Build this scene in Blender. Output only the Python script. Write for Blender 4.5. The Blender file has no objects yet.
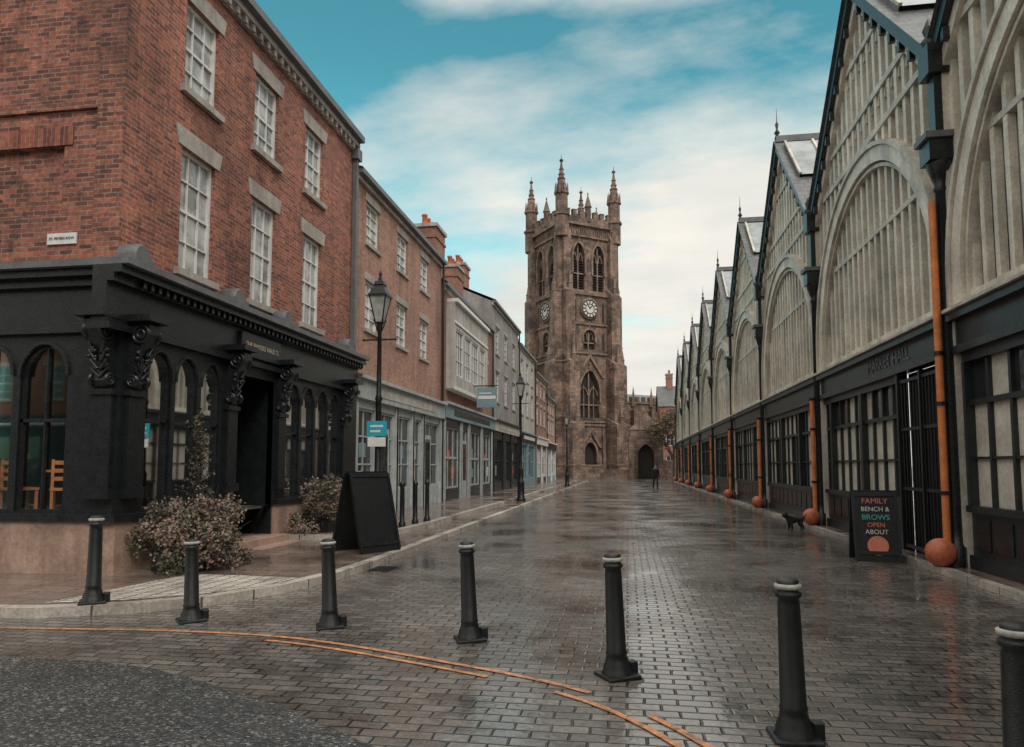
import bpy, math, random
from mathutils import Vector, Matrix
random.seed(7)
scene=bpy.context.scene
col=scene.collection
# ---------------------------------------------------------------- materials
def newmat(name):
    m=bpy.data.materials.new(name); m.use_nodes=True
    nt=m.node_tree; b=nt.nodes['Principled BSDF']
    return m,nt,b
def N(nt,t,**k):
    n=nt.nodes.new(t)
    for a,v in k.items():
        if a.startswith('i_'): n.inputs[a[2:].replace('_',' ')].default_value=v
        else: setattr(n,a,v)
    return n
def c4(c): return (c[0],c[1],c[2],1)
def mul(nt,a,b,fac=1.0,mode='MULTIPLY'):
    m=nt.nodes.new('ShaderNodeMix'); m.data_type='RGBA'; m.blend_type=mode
    m.inputs[0].default_value=fac
    nt.links.new(a,m.inputs[6])
    if hasattr(b,'is_output'): nt.links.new(b,m.inputs[7])
    else: m.inputs[7].default_value=b
    return m.outputs[2]
def noise(nt,scale,detail=5,vec=None,rough=.6):
    n=nt.nodes.new('ShaderNodeTexNoise'); n.inputs['Scale'].default_value=scale; n.inputs['Detail'].default_value=detail
    n.inputs['Roughness'].default_value=rough
    if vec is None:
        tc=nt.nodes.new('ShaderNodeTexCoord'); vec=tc.outputs['Object']
    nt.links.new(vec,n.inputs['Vector'])
    return n
def ramp(nt,src,stops):
    r=nt.nodes.new('ShaderNodeValToRGB')
    e=r.color_ramp.elements
    e[0].position=stops[0][0]; e[0].color=c4(stops[0][1])
    e[1].position=stops[-1][0]; e[1].color=c4(stops[-1][1])
    for p,c in stops[1:-1]:
        x=e.new(p); x.color=c4(c)
    nt.links.new(src,r.inputs[0]); return r.outputs[0]
def g(v): return (v,v,v)
def streak(nt,o,amt=.35):
    tc=nt.nodes.new('ShaderNodeTexCoord'); mp=nt.nodes.new('ShaderNodeMapping'); mp.inputs['Scale'].default_value=(2.2,2.2,.22); nt.links.new(tc.outputs['Object'],mp.inputs[0])
    n=noise(nt,1.0,6,mp.outputs[0],rough=.7); return mul(nt,o,ramp(nt,n.outputs[0],[(.35,g(1-amt)),(.55,g(1.0)),(.75,g(1+amt*.4))]))
def plain(name,c,rough=.6,var=.35,scale=3,bump=.15,metal=0,spec=.5,st=0,wear=None):
    m,nt,b=newmat(name)
    n=noise(nt,scale,6,rough=.7); f=ramp(nt,n.outputs[0],[(.3,g(1-var)),(.7,g(1+var*.5))])
    n2=noise(nt,scale*12,3)
    f2=ramp(nt,n2.outputs[0],[(.3,g(1-var*.5)),(.7,g(1.1))])
    rgb=nt.nodes.new('ShaderNodeRGB'); rgb.outputs[0].default_value=c4(c)
    o=mul(nt,mul(nt,rgb.outputs[0],f),f2)
    if st: o=streak(nt,o,st)
    if wear:
        nw=noise(nt,9,8,rough=.8); k=ramp(nt,nw.outputs[0],[(.50,g(0)),(.58,g(.85))]); mm=nt.nodes.new('ShaderNodeMix'); mm.data_type='RGBA'
        nt.links.new(k,mm.inputs[0]); nt.links.new(o,mm.inputs[6]); mm.inputs[7].default_value=c4(wear); o=mm.outputs[2]
    nt.links.new(o,b.inputs['Base Color'])
    r=nt.nodes.new('ShaderNodeMapRange'); r.inputs[3].default_value=max(.03,rough-.12); r.inputs[4].default_value=min(1,rough+.15)
    nt.links.new(n2.outputs[0],r.inputs[0]); nt.links.new(r.outputs[0],b.inputs['Roughness'])
    if bump:
        bp=N(nt,'ShaderNodeBump',i_Strength=bump,i_Distance=.02); nt.links.new(n2.outputs[0],bp.inputs['Height']); nt.links.new(bp.outputs[0],b.inputs['Normal'])
    b.inputs['Metallic'].default_value=metal
    b.inputs['Specular IOR Level'].default_value=spec
    return m
def asphalt(name):
    m,nt,b=newmat(name)
    v=nt.nodes.new('ShaderNodeTexVoronoi'); v.inputs['Scale'].default_value=55; tc=nt.nodes.new('ShaderNodeTexCoord'); nt.links.new(tc.outputs['Object'],v.inputs['Vector'])
    sepc=nt.nodes.new('ShaderNodeSeparateColor'); nt.links.new(v.outputs['Color'],sepc.inputs[0])
    k=ramp(nt,sepc.outputs[0],[(.0,(.018,.020,.022)),(.6,(.042,.045,.047)),(.85,(.09,.09,.088)),(1,(.22,.215,.205))])
    n=noise(nt,.8,7,rough=.7); o=mul(nt,k,ramp(nt,n.outputs[0],[(.35,g(.6)),(.65,g(1.4))]))
    nt.links.new(o,b.inputs['Base Color'])
    r=nt.nodes.new('ShaderNodeMapRange'); r.inputs[1].default_value=.4;r.inputs[2].default_value=.62;r.inputs[3].default_value=.42; r.inputs[4].default_value=.14; nt.links.new(n.outputs[0],r.inputs[0]); nt.links.new(r.outputs[0],b.inputs['Roughness'])
    bp=N(nt,'ShaderNodeBump',i_Strength=.9,i_Distance=.012); nt.links.new(v.outputs['Distance'],bp.inputs['Height']); nt.links.new(bp.outputs[0],b.inputs['Normal']); bp.invert=True
    return m
def brick(name,c1,c2,mortar,bw=.225,rh=.075,ms=.006,rough=.8,stain=.5,stainscale=.35,bump=.5,offset=.5,bias=0.0,tint=None,tp=(.52,.66),st=.3):
    m,nt,b=newmat(name)
    tc=nt.nodes.new('ShaderNodeTexCoord')
    nz=noise(nt,3,2,tc.outputs['UV'])
    add=nt.nodes.new('ShaderNodeVectorMath'); add.operation='MULTIPLY_ADD'
    nt.links.new(nz.outputs['Color'],add.inputs[0]); add.inputs[1].default_value=(.012,.008,0); nt.links.new(tc.outputs['UV'],add.inputs[2])
    t=nt.nodes.new('ShaderNodeTexBrick'); t.offset=offset
    t.inputs['Scale'].default_value=1; t.inputs['Brick Width'].default_value=bw; t.inputs['Row Height'].default_value=rh
    t.inputs['Mortar Size'].default_value=ms; t.inputs['Mortar Smooth'].default_value=.2; t.inputs['Bias'].default_value=bias
    t.inputs['Color1'].default_value=c4(c1); t.inputs['Color2'].default_value=c4(c2); t.inputs['Mortar'].default_value=c4(mortar)
    nt.links.new(add.outputs[0],t.inputs['Vector'])
    n=noise(nt,stainscale,7,rough=.7); f=ramp(nt,n.outputs[0],[(.32,g(1-stain)),(.5,g(1)),(.72,g(1+stain*.45))])
    n2=noise(nt,14,4); f2=ramp(nt,n2.outputs[0],[(.3,g(.6)),(.7,g(1.28))])
    o=mul(nt,mul(nt,t.outputs['Color'],f),f2)
    if tint:
        n3=noise(nt,2.2 if bw<.5 else .5,7,rough=.72); k=ramp(nt,n3.outputs[0],[(tp[0],g(0)),(tp[1],g(.8))])
        mm=nt.nodes.new('ShaderNodeMix'); mm.data_type='RGBA'; nt.links.new(k,mm.inputs[0]); nt.links.new(o,mm.inputs[6]); mm.inputs[7].default_value=c4(tint); o=mm.outputs[2]
    if st: o=streak(nt,o,st)
    nt.links.new(o,b.inputs['Base Color']); b.inputs['Roughness'].default_value=rough
    inv=N(nt,'ShaderNodeMath',operation='MULTIPLY_ADD'); nt.links.new(t.outputs['Fac'],inv.inputs[0]); inv.inputs[1].default_value=-1
    nt.links.new(n2.outputs[0],inv.inputs[2])
    bp=N(nt,'ShaderNodeBump',i_Strength=bump,i_Distance=.012); nt.links.new(inv.outputs[0],bp.inputs['Height']); nt.links.new(bp.outputs[0],b.inputs['Normal'])
    return m
def wet_setts(name,c1,c2,mortar,bw,rh,ms,r0=.12,r1=.5,bd=.012,offset=.5,bs=.7):
    m,nt,b=newmat(name)
    tc=nt.nodes.new('ShaderNodeTexCoord')
    nz=noise(nt,2.5,3,tc.outputs['UV'])
    add=nt.nodes.new('ShaderNodeVectorMath'); add.operation='MULTIPLY_ADD'
    nt.links.new(nz.outputs['Color'],add.inputs[0]); add.inputs[1].default_value=(.05,.035,0); nt.links.new(tc.outputs['UV'],add.inputs[2])
    def bt(a,bb,mo,sm):
        t=nt.nodes.new('ShaderNodeTexBrick'); t.offset=offset
        t.inputs['Scale'].default_value=1; t.inputs['Brick Width'].default_value=bw; t.inputs['Row Height'].default_value=rh
        t.inputs['Mortar Size'].default_value=ms; t.inputs['Mortar Smooth'].default_value=sm
        t.inputs['Color1'].default_value=c4(a); t.inputs['Color2'].default_value=c4(bb); t.inputs['Mortar'].default_value=c4(mo)
        nt.links.new(add.outputs[0],t.inputs['Vector']); return t
    t=bt(c1,c2,mortar,.3); th=bt(g(.35),g(1),g(0),1.0)
    n=noise(nt,.35,7,rough=.65); f=ramp(nt,n.outputs[0],[(.33,g(.6)),(.5,g(1)),(.7,g(1.5))])
    n2=noise(nt,25,3); f2=ramp(nt,n2.outputs[0],[(.3,g(.7)),(.7,g(1.25))])
    o=mul(nt,mul(nt,t.outputs['Color'],f),f2)
    n4=noise(nt,.55,6,rough=.68)
    pud=nt.nodes.new('ShaderNodeMapRange'); pud.interpolation_type='SMOOTHSTEP'; pud.inputs[1].default_value=.50; pud.inputs[2].default_value=.60; pud.inputs[3].default_value=bs; pud.inputs[4].default_value=.15
    nt.links.new(n4.outputs[0],pud.inputs[0])
    dk=nt.nodes.new('ShaderNodeMapRange'); dk.inputs[1].default_value=.15; dk.inputs[2].default_value=bs; dk.inputs[3].default_value=.65; dk.inputs[4].default_value=1; nt.links.new(pud.outputs[0],dk.inputs[0])
    sc=nt.nodes.new('ShaderNodeVectorMath'); sc.operation='SCALE'; nt.links.new(o,sc.inputs[0]); nt.links.new(dk.outputs[0],sc.inputs[3])
    nt.links.new(sc.outputs[0],b.inputs['Base Color'])
    r=nt.nodes.new('ShaderNodeMapRange'); r.inputs[1].default_value=.58; r.inputs[2].default_value=.40; r.inputs[3].default_value=r0; r.inputs[4].default_value=r1
    nt.links.new(n4.outputs[0],r.inputs[0])
    ra=N(nt,'ShaderNodeMath',operation='MULTIPLY_ADD'); nt.links.new(n2.outputs[0],ra.inputs[0]); ra.inputs[1].default_value=.06; nt.links.new(r.outputs[0],ra.inputs[2])
    nt.links.new(ra.outputs[0],b.inputs['Roughness']); b.inputs['Specular IOR Level'].default_value=1.0
    n5=noise(nt,5,3)
    h=N(nt,'ShaderNodeMath',operation='MULTIPLY_ADD'); nt.links.new(n5.outputs[0],h.inputs[0]); h.inputs[1].default_value=1.0
    nt.links.new(th.outputs['Color'],h.inputs[2])
    h2=N(nt,'ShaderNodeMath',operation='MULTIPLY_ADD'); nt.links.new(n2.outputs[0],h2.inputs[0]); h2.inputs[1].default_value=.2; nt.links.new(h.outputs[0],h2.inputs[2])
    bp=N(nt,'ShaderNodeBump',i_Strength=.85,i_Distance=bd); nt.links.new(h2.outputs[0],bp.inputs['Height']); nt.links.new(bp.outputs[0],b.inputs['Normal']); nt.links.new(pud.outputs[0],bp.inputs['Strength'])
    return m
def glass_op(name,c,rough=.06,var=.6,scale=.8):
    m,nt,b=newmat(name)
    n=noise(nt,scale,4); f=ramp(nt,n.outputs[0],[(.35,g(1-var)),(.65,g(1+var))])
    rgb=nt.nodes.new('ShaderNodeRGB'); rgb.outputs[0].default_value=c4(c)
    nt.links.new(mul(nt,rgb.outputs[0],f),b.inputs['Base Color']); b.inputs['Roughness'].default_value=rough
    b.inputs['Specular IOR Level'].default_value=.9
    n2=noise(nt,1.7,2); bp=N(nt,'ShaderNodeBump',i_Strength=.12,i_Distance=.05); nt.links.new(n2.outputs[0],bp.inputs['Height']); nt.links.new(bp.outputs[0],b.inputs['Normal'])
    return m
def glass_clear(name):
    m,nt,b=newmat(name); nt.nodes.remove(b)
    out=[n for n in nt.nodes if n.type=='OUTPUT_MATERIAL'][0]
    tr=N(nt,'ShaderNodeBsdfTransparent'); tr.inputs[0].default_value=(.88,.9,.9,1)
    gl=N(nt,'ShaderNodeBsdfGlossy'); gl.inputs['Roughness'].default_value=.03
    lw=N(nt,'ShaderNodeFresnel'); lw.inputs[0].default_value=1.42
    mx=N(nt,'ShaderNodeMixShader'); nt.links.new(lw.outputs[0],mx.inputs[0]); nt.links.new(tr.outputs[0],mx.inputs[1]); nt.links.new(gl.outputs[0],mx.inputs[2])
    nt.links.new(mx.outputs[0],out.inputs[0]); return m

M={}
M['brick1']=brick('brick_red',(.50,.155,.085),(.20,.055,.04),(.34,.26,.21),ms=.009,stain=.5,bump=.7,tint=(.07,.03,.025),tp=(.56,.72))
M['brick1shade']=brick('brick_red_front_shade',(.42,.135,.08),(.12,.04,.032),(.28,.21,.175),ms=.009,stain=.55,bump=.7,tint=(.045,.028,.024),tp=(.54,.7))  # same red brick, with the front face's shade put into darker colours
M['brick2']=brick('brick_orange',(.50,.27,.195),(.38,.18,.125),(.42,.34,.28),stain=.35)
M['brick3']=brick('brick_brown',(.40,.18,.12),(.28,.12,.08),(.32,.25,.2),stain=.4)
M['brickarch']=brick('brick_soldier',(.38,.12,.065),(.17,.045,.035),(.24,.18,.15),bw=.075,rh=.5,offset=0)
M['sand']=brick('sandstone',(.37,.245,.185),(.23,.15,.115),(.16,.11,.09),bw=.85,rh=.36,ms=.02,stain=.65,stainscale=.16,tint=(.05,.042,.038),tp=(.45,.59),bump=.8)
M['sandl']=plain('sandstone_trim',(.33,.235,.185),.85,.7,.7,.4,st=.45)
M['plinth']=plain('pink_stone',(.46,.31,.24),.5,.45,1.5,.35,st=.35)
M['stone']=plain('lintel_stone',(.45,.41,.37),.8,.35,3,.2,st=.3)
M['cream']=plain('cream_render',(.50,.47,.43),.8,.3,1,.15,st=.3)
M['grey_r']=plain('grey_render',(.34,.32,.30),.8,.35,.8,.2,st=.35)
M['white']=plain('white_paint',(.74,.73,.70),.45,.2,4,.08)
M['ring']=plain('bollard_band_paint',(.50,.49,.46),.5,.5,14,.1)
M['black']=plain('black_paint',(.017,.020,.022),.26,.5,5,.2)
M['blackm']=plain('cast_iron_black',(.013,.015,.017),.32,.6,12,.3)
M['dgreen']=plain('dark_teal_paint',(.022,.029,.031),.32,.4,4,.15)
M['hallcream']=plain('hall_timber_cream',(.80,.725,.61),.5,.35,1.6,.2,st=.35)
M['hallgrey']=plain('hall_rail_stone',(.66,.60,.51),.5,.35,1.6,.2,st=.35)
M['orange']=plain('pipe_orange',(.80,.25,.08),.4,.35,4,.2)
M['terra']=plain('terracotta',(.62,.17,.08),.45,.45,9,.3)
M['slate']=brick('slate_roof',(.15,.155,.16),(.10,.105,.11),(.05,.05,.05),bw=.3,rh=.2,ms=.008,rough=.4,stain=.35,st=0)
M['roofg']=glass_op('roof_glazing',(.22,.25,.26),.2,.4,1.5)
M['lead']=plain('lead_grey',(.15,.155,.16),.5,.4,3,.2)
M['glassd']=glass_op('glass_dark',(.024,.029,.032),.05)
M['glassn']=glass_op('glass_net_curtain',(.36,.37,.36),.15,.55,2.0)
M['glassh']=glass_op('glass_hall',(.25,.245,.23),.1,.6,.9)
M['glassl']=glass_op('glass_hall_pale',(.46,.44,.40),.12,.5,1.2)
M['glassk']=glass_op('glass_hall_deep',(.09,.095,.095),.06,.6,.9)
M['glassc']=glass_clear('glass_clear')
M['blind']=plain('cream_blind',(.68,.63,.54),.35,.35,1.6,.05)
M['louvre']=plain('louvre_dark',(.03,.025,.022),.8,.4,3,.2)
M['clock']=plain('clock_face',(.66,.64,.6),.5,.2,2,.05)
M['wood']=plain('orange_wood',(.75,.28,.10),.4,.3,8,.1)
M['room']=plain('room_wall',(.14,.12,.10),.9,.3,1,0)
M['gold']=plain('gold_lettering',(.66,.55,.36),.4,.3,8,0)
M['blue']=plain('blue_sign',(.02,.38,.48),.45,.15,5,.0)
M['bluegrey']=plain('bluegrey_sign',(.20,.30,.33),.5,.2,5,.0)
M['shopgrey']=plain('shop_frame_grey',(.44,.47,.47),.5,.3,3,.1,st=.25)
M['setts']=wet_setts('wet_setts',(.215,.19,.17),(.115,.103,.094),(.032,.029,.026),.235,.125,.013,r0=.04,r1=.25,bs=.6)
M['flags']=wet_setts('wet_flagstones',(.235,.175,.145),(.165,.125,.105),(.04,.035,.03),.62,.42,.012,r0=.06,r1=.32,bd=.006)
M['tact']=wet_setts('pale_paviors',(.66,.60,.53),(.50,.45,.395),(.13,.115,.1),.2,.1,.016,r0=.3,r1=.55,bd=.01,offset=0)
M['kerb']=wet_setts('kerb_stone',(.48,.43,.38),(.38,.34,.30),(.08,.07,.06),.9,9,.012,r0=.18,r1=.42,bd=.006)
M['asph']=asphalt('wet_asphalt')
M['yellow']=plain('road_line_orange',(.78,.33,.14),.35,.5,16,.3,wear=(.14,.11,.09))
M['skin']=plain('skin',(.4,.24,.18),.6,.1,5,0)
M['coat']=plain('dark_coat',(.02,.022,.028),.8,.3,6,.1)
M['jeans']=plain('dark_trousers',(.03,.035,.05),.8,.3,6,.1)
M['hair']=plain('dark_hair',(.02,.014,.01),.6,.3,20,.1)
M['fur']=plain('black_fur',(.018,.016,.015),.7,.4,30,.4)
M['bark']=plain('bark',(.07,.05,.04),.9,.4,6,.5)
for i,c in enumerate([(.11,.075,.04),(.15,.10,.055),(.06,.055,.03),(.18,.10,.06)]): M['tl%d'%i]=plain('tree_leaf_%d'%i,c,.7,.3,2,0)
for i,c in enumerate([(.15,.11,.075),(.06,.07,.035),(.24,.15,.12),(.04,.045,.027),(.27,.20,.16)]): M['bl%d'%i]=plain('bush_leaf_%d'%i,c,.6,.3,8,0)
M['chalk']=plain('chalkboard',(.016,.022,.024),.5,.4,4,.05)
M['pink']=plain('chalk_pink',(.75,.25,.17),.8,.2,9,0)
M['teal']=plain('chalk_teal',(.12,.5,.48),.8,.2,9,0)
M['lampglass']=glass_op('lantern_glass',(.40,.40,.37),.1,.3,4)

# ---------------------------------------------------------------- mesh builder
def fr(O,T,Nn):
    O=Vector(O);T=Vector(T);Nn=Vector(Nn)
    return lambda u,v,d: O+T*u+Nn*d+Vector((0,0,v))
IDENT=lambda x,y,z: Vector((x,y,z))
class MB:
    def __init__(s,f=None): s.V=[];s.F=[];s.fm=[];s.sm=[];s.mats=[];s.f=f or IDENT
    def mi(s,m):
        if m not in s.mats: s.mats.append(m)
        return s.mats.index(m)
    def poly(s,pts,m,smooth=False,raw=False):
        i0=len(s.V)
        for p in pts: s.V.append(Vector(p) if raw else s.f(*p))
        s.F.append(tuple(range(i0,i0+len(pts)))); s.fm.append(s.mi(m)); s.sm.append(smooth)
    def mesh(s,vs,fs,m,smooth=False,raw=False):
        i0=len(s.V)
        for p in vs: s.V.append(Vector(p) if raw else s.f(*p))
        k=s.mi(m)
        for f in fs: s.F.append(tuple(i0+i for i in f)); s.fm.append(k); s.sm.append(smooth)
    def box(s,a0,a1,b0,b1,c0,c1,m,raw=False):
        vs=[(a,b,c) for a in(a0,a1) for b in(b0,b1) for c in(c0,c1)]
        s.mesh(vs,[(0,1,3,2),(4,6,7,5),(0,4,5,1),(2,3,7,6),(0,2,6,4),(1,5,7,3)],m,raw=raw)
    def prism(s,pts,d0,d1,m):
        n=len(pts); vs=[(p[0],p[1],d0) for p in pts]+[(p[0],p[1],d1) for p in pts]
        s.mesh(vs,[tuple(range(n)),tuple(range(2*n-1,n-1,-1))]+[(i,(i+1)%n,n+(i+1)%n,n+i) for i in range(n)],m)
    def lathe(s,prof,c,m,n=16,smooth=True,axis=(0,0,1),rot=0):
        c=Vector(c); ax=Vector(axis).normalized(); q=Vector((0,0,1)).rotation_difference(ax)
        vs=[];fs=[]
        for r,z in prof:
            for i in range(n):
                a=2*math.pi*i/n+rot; vs.append(c+q@Vector((r*math.cos(a),r*math.sin(a),z)))
        for j in range(len(prof)-1):
            for i in range(n): fs.append((j*n+i,j*n+(i+1)%n,(j+1)*n+(i+1)%n,(j+1)*n+i))
        s.mesh(vs,fs,m,smooth,raw=True)
        s.mesh([vs[i] for i in range(n)],[tuple(range(n-1,-1,-1))],m,raw=True)
        s.mesh(vs[-n:],[tuple(range(n))],m,raw=True)
    def tube(s,p,q,r0,r1,m,n=8):
        p=Vector(p);q=Vector(q); s.lathe([(r0,0),(r1,(q-p).length)],p,m,n,True,axis=(q-p))
    def sphere(s,c,r,m,n=16,sz=1):
        s.lathe([(max(.001,r*math.sin(math.pi*i/n)),-r*sz*math.cos(math.pi*i/n)) for i in range(n+1)],c,m,n)
    def torus(s,c,R,r,axis,m,n=20,k=8):
        c=Vector(c); q=Vector((0,0,1)).rotation_difference(Vector(axis).normalized()); vs=[];fs=[]
        for i in range(n):
            a=2*math.pi*i/n
            for j in range(k):
                b=2*math.pi*j/k; vs.append(c+q@Vector(((R+r*math.cos(b))*math.cos(a),(R+r*math.cos(b))*math.sin(a),r*math.sin(b))))
        for i in range(n):
            for j in range(k): fs.append((i*k+j,((i+1)%n)*k+j,((i+1)%n)*k+(j+1)%k,i*k+(j+1)%k))
        s.mesh(vs,fs,m,True,raw=True)
    def build(s,name,parent=None,bevel=0):
        me=bpy.data.meshes.new(name); me.from_pydata([tuple(v) for v in s.V],[],s.F)
        for k in s.mats: me.materials.append(M[k])
        uv=me.uv_layers.new(name='UVMap')
        for p in me.polygons:
            p.material_index=s.fm[p.index]; p.use_smooth=s.sm[p.index]
            n=p.normal; ax=max(range(3),key=lambda i:abs(n[i]))
            for li in p.loop_indices:
                v=me.vertices[me.loops[li].vertex_index].co
                uv.data[li].uv=(v.x,v.y) if ax==2 else ((v.y,v.z) if ax==0 else (v.x,v.z))
        o=bpy.data.objects.new(name,me); col.objects.link(o)
        if parent: o.parent=parent
        if bevel:
            b=o.modifiers.new('bevel','BEVEL'); b.width=bevel; b.segments=2; b.limit_method='ANGLE'
        return o
def empty(name,loc=(0,0,0),rz=0):
    e=bpy.data.objects.new(name,None); e.location=loc; e.rotation_euler=(0,0,rz); e.empty_display_size=.3; col.objects.link(e); return e

# ---------------------------------------------------------------- arches & walls
def arch_pts(u0,u1,vs,v1,kind='round',n=8):
    w=(u1-u0)/2; h=v1-vs; out=[]
    if kind=='round':
        for i in range(2*n+1):
            a=math.pi*(1-i/(2*n)); out.append((u0+w+w*math.cos(a),vs+h*math.sin(a)))
    else:
        A=math.radians(60); L=[]
        for i in range(n+1):
            a=A*i/n; L.append((w*(1-math.cos(a))/(1-math.cos(A)),vs+h*math.sin(a)/math.sin(A)))
        out=[(u0+x,y) for x,y in L]+[(u1-x,y) for x,y in reversed(L[:-1])]
    return out
def hole(u0,u1,v0,v1,vs=None,kind='round'): return dict(u0=u0,u1=u1,v0=v0,v1=v1,vs=vs,kind=kind)
def outline(h):
    if h['vs'] is None: top=[(h['u0'],h['v1']),(h['u1'],h['v1'])]
    else: top=arch_pts(h['u0'],h['u1'],h['vs'],h['v1'],h['kind'])
    return [(h['u0'],h['v0'])]+top+[(h['u1'],h['v0'])]
def wall(mb,U0,U1,V0,V1,holes,m,depth=.15,rm=None,d=0):
    rm=rm or m
    us=sorted(set([U0,U1]+[h[k] for h in holes for k in('u0','u1')])); vs=sorted(set([V0,V1]+[h[k] for h in holes for k in('v0','v1')]))
    for i in range(len(us)-1):
        for j in range(len(vs)-1):
            cu=(us[i]+us[i+1])/2; cv=(vs[j]+vs[j+1])/2
            if any(h['u0']<cu<h['u1'] and h['v0']<cv<h['v1'] for h in holes): continue
            mb.poly([(us[i],vs[j],d),(us[i+1],vs[j],d),(us[i+1],vs[j+1],d),(us[i],vs[j+1],d)],m)
    for h in holes:
        ol=outline(h)
        for i in range(len(ol)):
            a=ol[i];b=ol[(i+1)%len(ol)]
            mb.poly([(a[0],a[1],d),(b[0],b[1],d),(b[0],b[1],d-depth),(a[0],a[1],d-depth)],rm)
        if h['vs'] is not None:
            ap=ol[1:-1]; k=len(ap)//2
            for i in range(k): mb.poly([(h['u0'],h['v1'],d),(ap[i][0],ap[i][1],d),(ap[i+1][0],ap[i+1][1],d)],m)
            for i in range(k,len(ap)-1): mb.poly([(h['u1'],h['v1'],d),(ap[i][0],ap[i][1],d),(ap[i+1][0],ap[i+1][1],d)],m)
def ribbon(mb,pts,w,d0,d1,m,closed=False):
    n=len(pts); inn=[]
    for i in range(n):
        a=pts[max(0,i-1)];b=pts[min(n-1,i+1)]
        t=Vector((b[0]-a[0],b[1]-a[1])); t.normalize(); inn.append((pts[i][0]+t.y*w,pts[i][1]-t.x*w))
    for i in range(n-1):
        p,q,r,s_=pts[i],pts[i+1],inn[i+1],inn[i]
        mb.poly([(*p,d1),(*q,d1),(*r,d1),(*s_,d1)],m)
        mb.poly([(*p,d0),(*q,d0),(*q,d1),(*p,d1)],m); mb.poly([(*s_,d0),(*r,d0),(*r,d1),(*s_,d1)],m)
def topat(h,u):
    if h['vs'] is None: return h['v1']
    ap=arch_pts(h['u0'],h['u1'],h['vs'],h['v1'],h['kind'])
    for a,b in zip(ap,ap[1:]):
        if a[0]-1e-6<=u<=b[0]+1e-6 and b[0]>a[0]: return a[1]+(b[1]-a[1])*(u-a[0])/(b[0]-a[0])
    return h['vs']
def window(gm,fm,h,gmat,fmat,nx=2,ny=3,d=-.12,fw=.06,bw=.025,trans=()):
    gm.poly([(p[0],p[1],d) for p in outline(h)],gmat)
    u0,u1,v0,v1=h['u0'],h['u1'],h['v0'],h['v1']; vt=h['vs'] if h['vs'] is not None else v1
    fm.box(u0,u0+fw,v0,vt,d,d+.06,fmat); fm.box(u1-fw,u1,v0,vt,d,d+.06,fmat); fm.box(u0+fw,u1-fw,v0,v0+fw,d,d+.058,fmat)
    if h['vs'] is None: fm.box(u0+fw,u1-fw,v1-fw,v1,d,d+.058,fmat)
    else: ribbon(fm,outline(h)[1:-1],fw,d,d+.06,fmat)
    for i in range(1,nx):
        u=u0+(u1-u0)*i/nx; fm.box(u-bw/2,u+bw/2,v0+fw,topat(h,u)-fw*.5,d,d+.035,fmat)
    for j in range(1,ny):
        v=v0+(vt-v0)*j/ny; b=bw*(2 if j*2==ny else 1); fm.box(u0+fw,u1-fw,v-b/2,v+b/2,d,d+.04,fmat)
def text(s,loc,rot,size,mat,parent=None,name='lettering',ext=.01,align='CENTER'):
    cu=bpy.data.curves.new(name,'FONT'); cu.body=s; cu.size=size; cu.extrude=ext; cu.align_x=align; cu.align_y='CENTER'
    cu.materials.append(M[mat]); o=bpy.data.objects.new(name,cu); o.location=loc; o.rotation_euler=rot; col.objects.link(o)
    if parent: o.parent=parent
    return o

# ---------------------------------------------------------------- ground
gm=MB(); gm.poly([(-1500,-1500,-.006),(1500,-1500,-.006),(1500,1500,-.006),(-1500,1500,-.006)],'asph'); gm.build('ground')
gm=MB(); gm.poly([(-40,-12,0),(30,-12,0),(30,110,0),(-40,110,0)],'setts'); gm.build('cobbled_road')
gm=MB(); gm.poly([(-14,5.65,.004),(-5.3,5.62,.004),(-4.5,5.6,.004),(-3.9,5.5,.004),(-3.3,5.25,.004),(-2.4,4.8,.004),(-1.5,4.2,.004),(-.7,3.4,.004),(-.2,2,.004),(0,-8,.004),(-14,-8,.004)],'asph'); gm.build('asphalt_patch')
def strip(mb,pts,w,z,m,off=0,gaps=()):
    L=[]
    P=[]
    for i in range(len(pts)-1):
        for k in range(6):
            t=k/6; p0=Vector(pts[max(0,i-1)]);p1=Vector(pts[i]);p2=Vector(pts[i+1]);p3=Vector(pts[min(len(pts)-1,i+2)])
            P.append(.5*((2*p1)+(p2-p0)*t+(2*p0-5*p1+4*p2-p3)*t*t+(3*p1-p0-3*p2+p3)*t**3))
    P.append(Vector(pts[-1]))
    for i in range(len(P)):
        a=P[max(0,i-1)];b=P[min(len(P)-1,i+1)];t=(b-a).normalized();n=Vector((-t.y,t.x)); L.append((P[i]+n*(off-w/2),P[i]+n*(off+w/2)))
    for i in range(len(L)-1):
        if any(g0<=i<g1 for g0,g1 in gaps): continue
        a,b=L[i];c,d=L[i+1]
        mb.poly([(a.x,a.y,z),(c.x,c.y,z),(d.x,d.y,z),(b.x,b.y,z)],m)
gm=MB(); yl=[(-14,6.3),(-9,6.45),(-6.28,6.58),(-4.6,6.72),(-3.13,6.62),(-1.49,6.02),(-.29,5.40),(.45,4.5),(1.0,3.2)]
strip(gm,yl,.055,.008,'yellow',.0,gaps=((36,39),)); strip(gm,yl,.05,.008,'yellow',-.16,gaps=((0,23),(32,35)))
gm.build('double_yellow_lines')
edge=[(-4.1,76),(-4.1,40),(-4.1,11.5),(-4.18,10),(-4.45,8.9),(-4.9,8.0),(-5.5,7.45),(-6.4,7.05),(-8,6.85),(-12,6.8),(-30,6.8)]
pv=MB(); KH=.11
def insetp(edge,w):
    o=[]
    for i in range(len(edge)):
        a=Vector(edge[max(0,i-1)]);b=Vector(edge[min(len(edge)-1,i+1)]);t=(b-a).normalized(); n=Vector((t.y,-t.x)); p=Vector(edge[i])+n*w; o.append((p.x,p.y))
    return o
ins=insetp(edge,.18)
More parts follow.
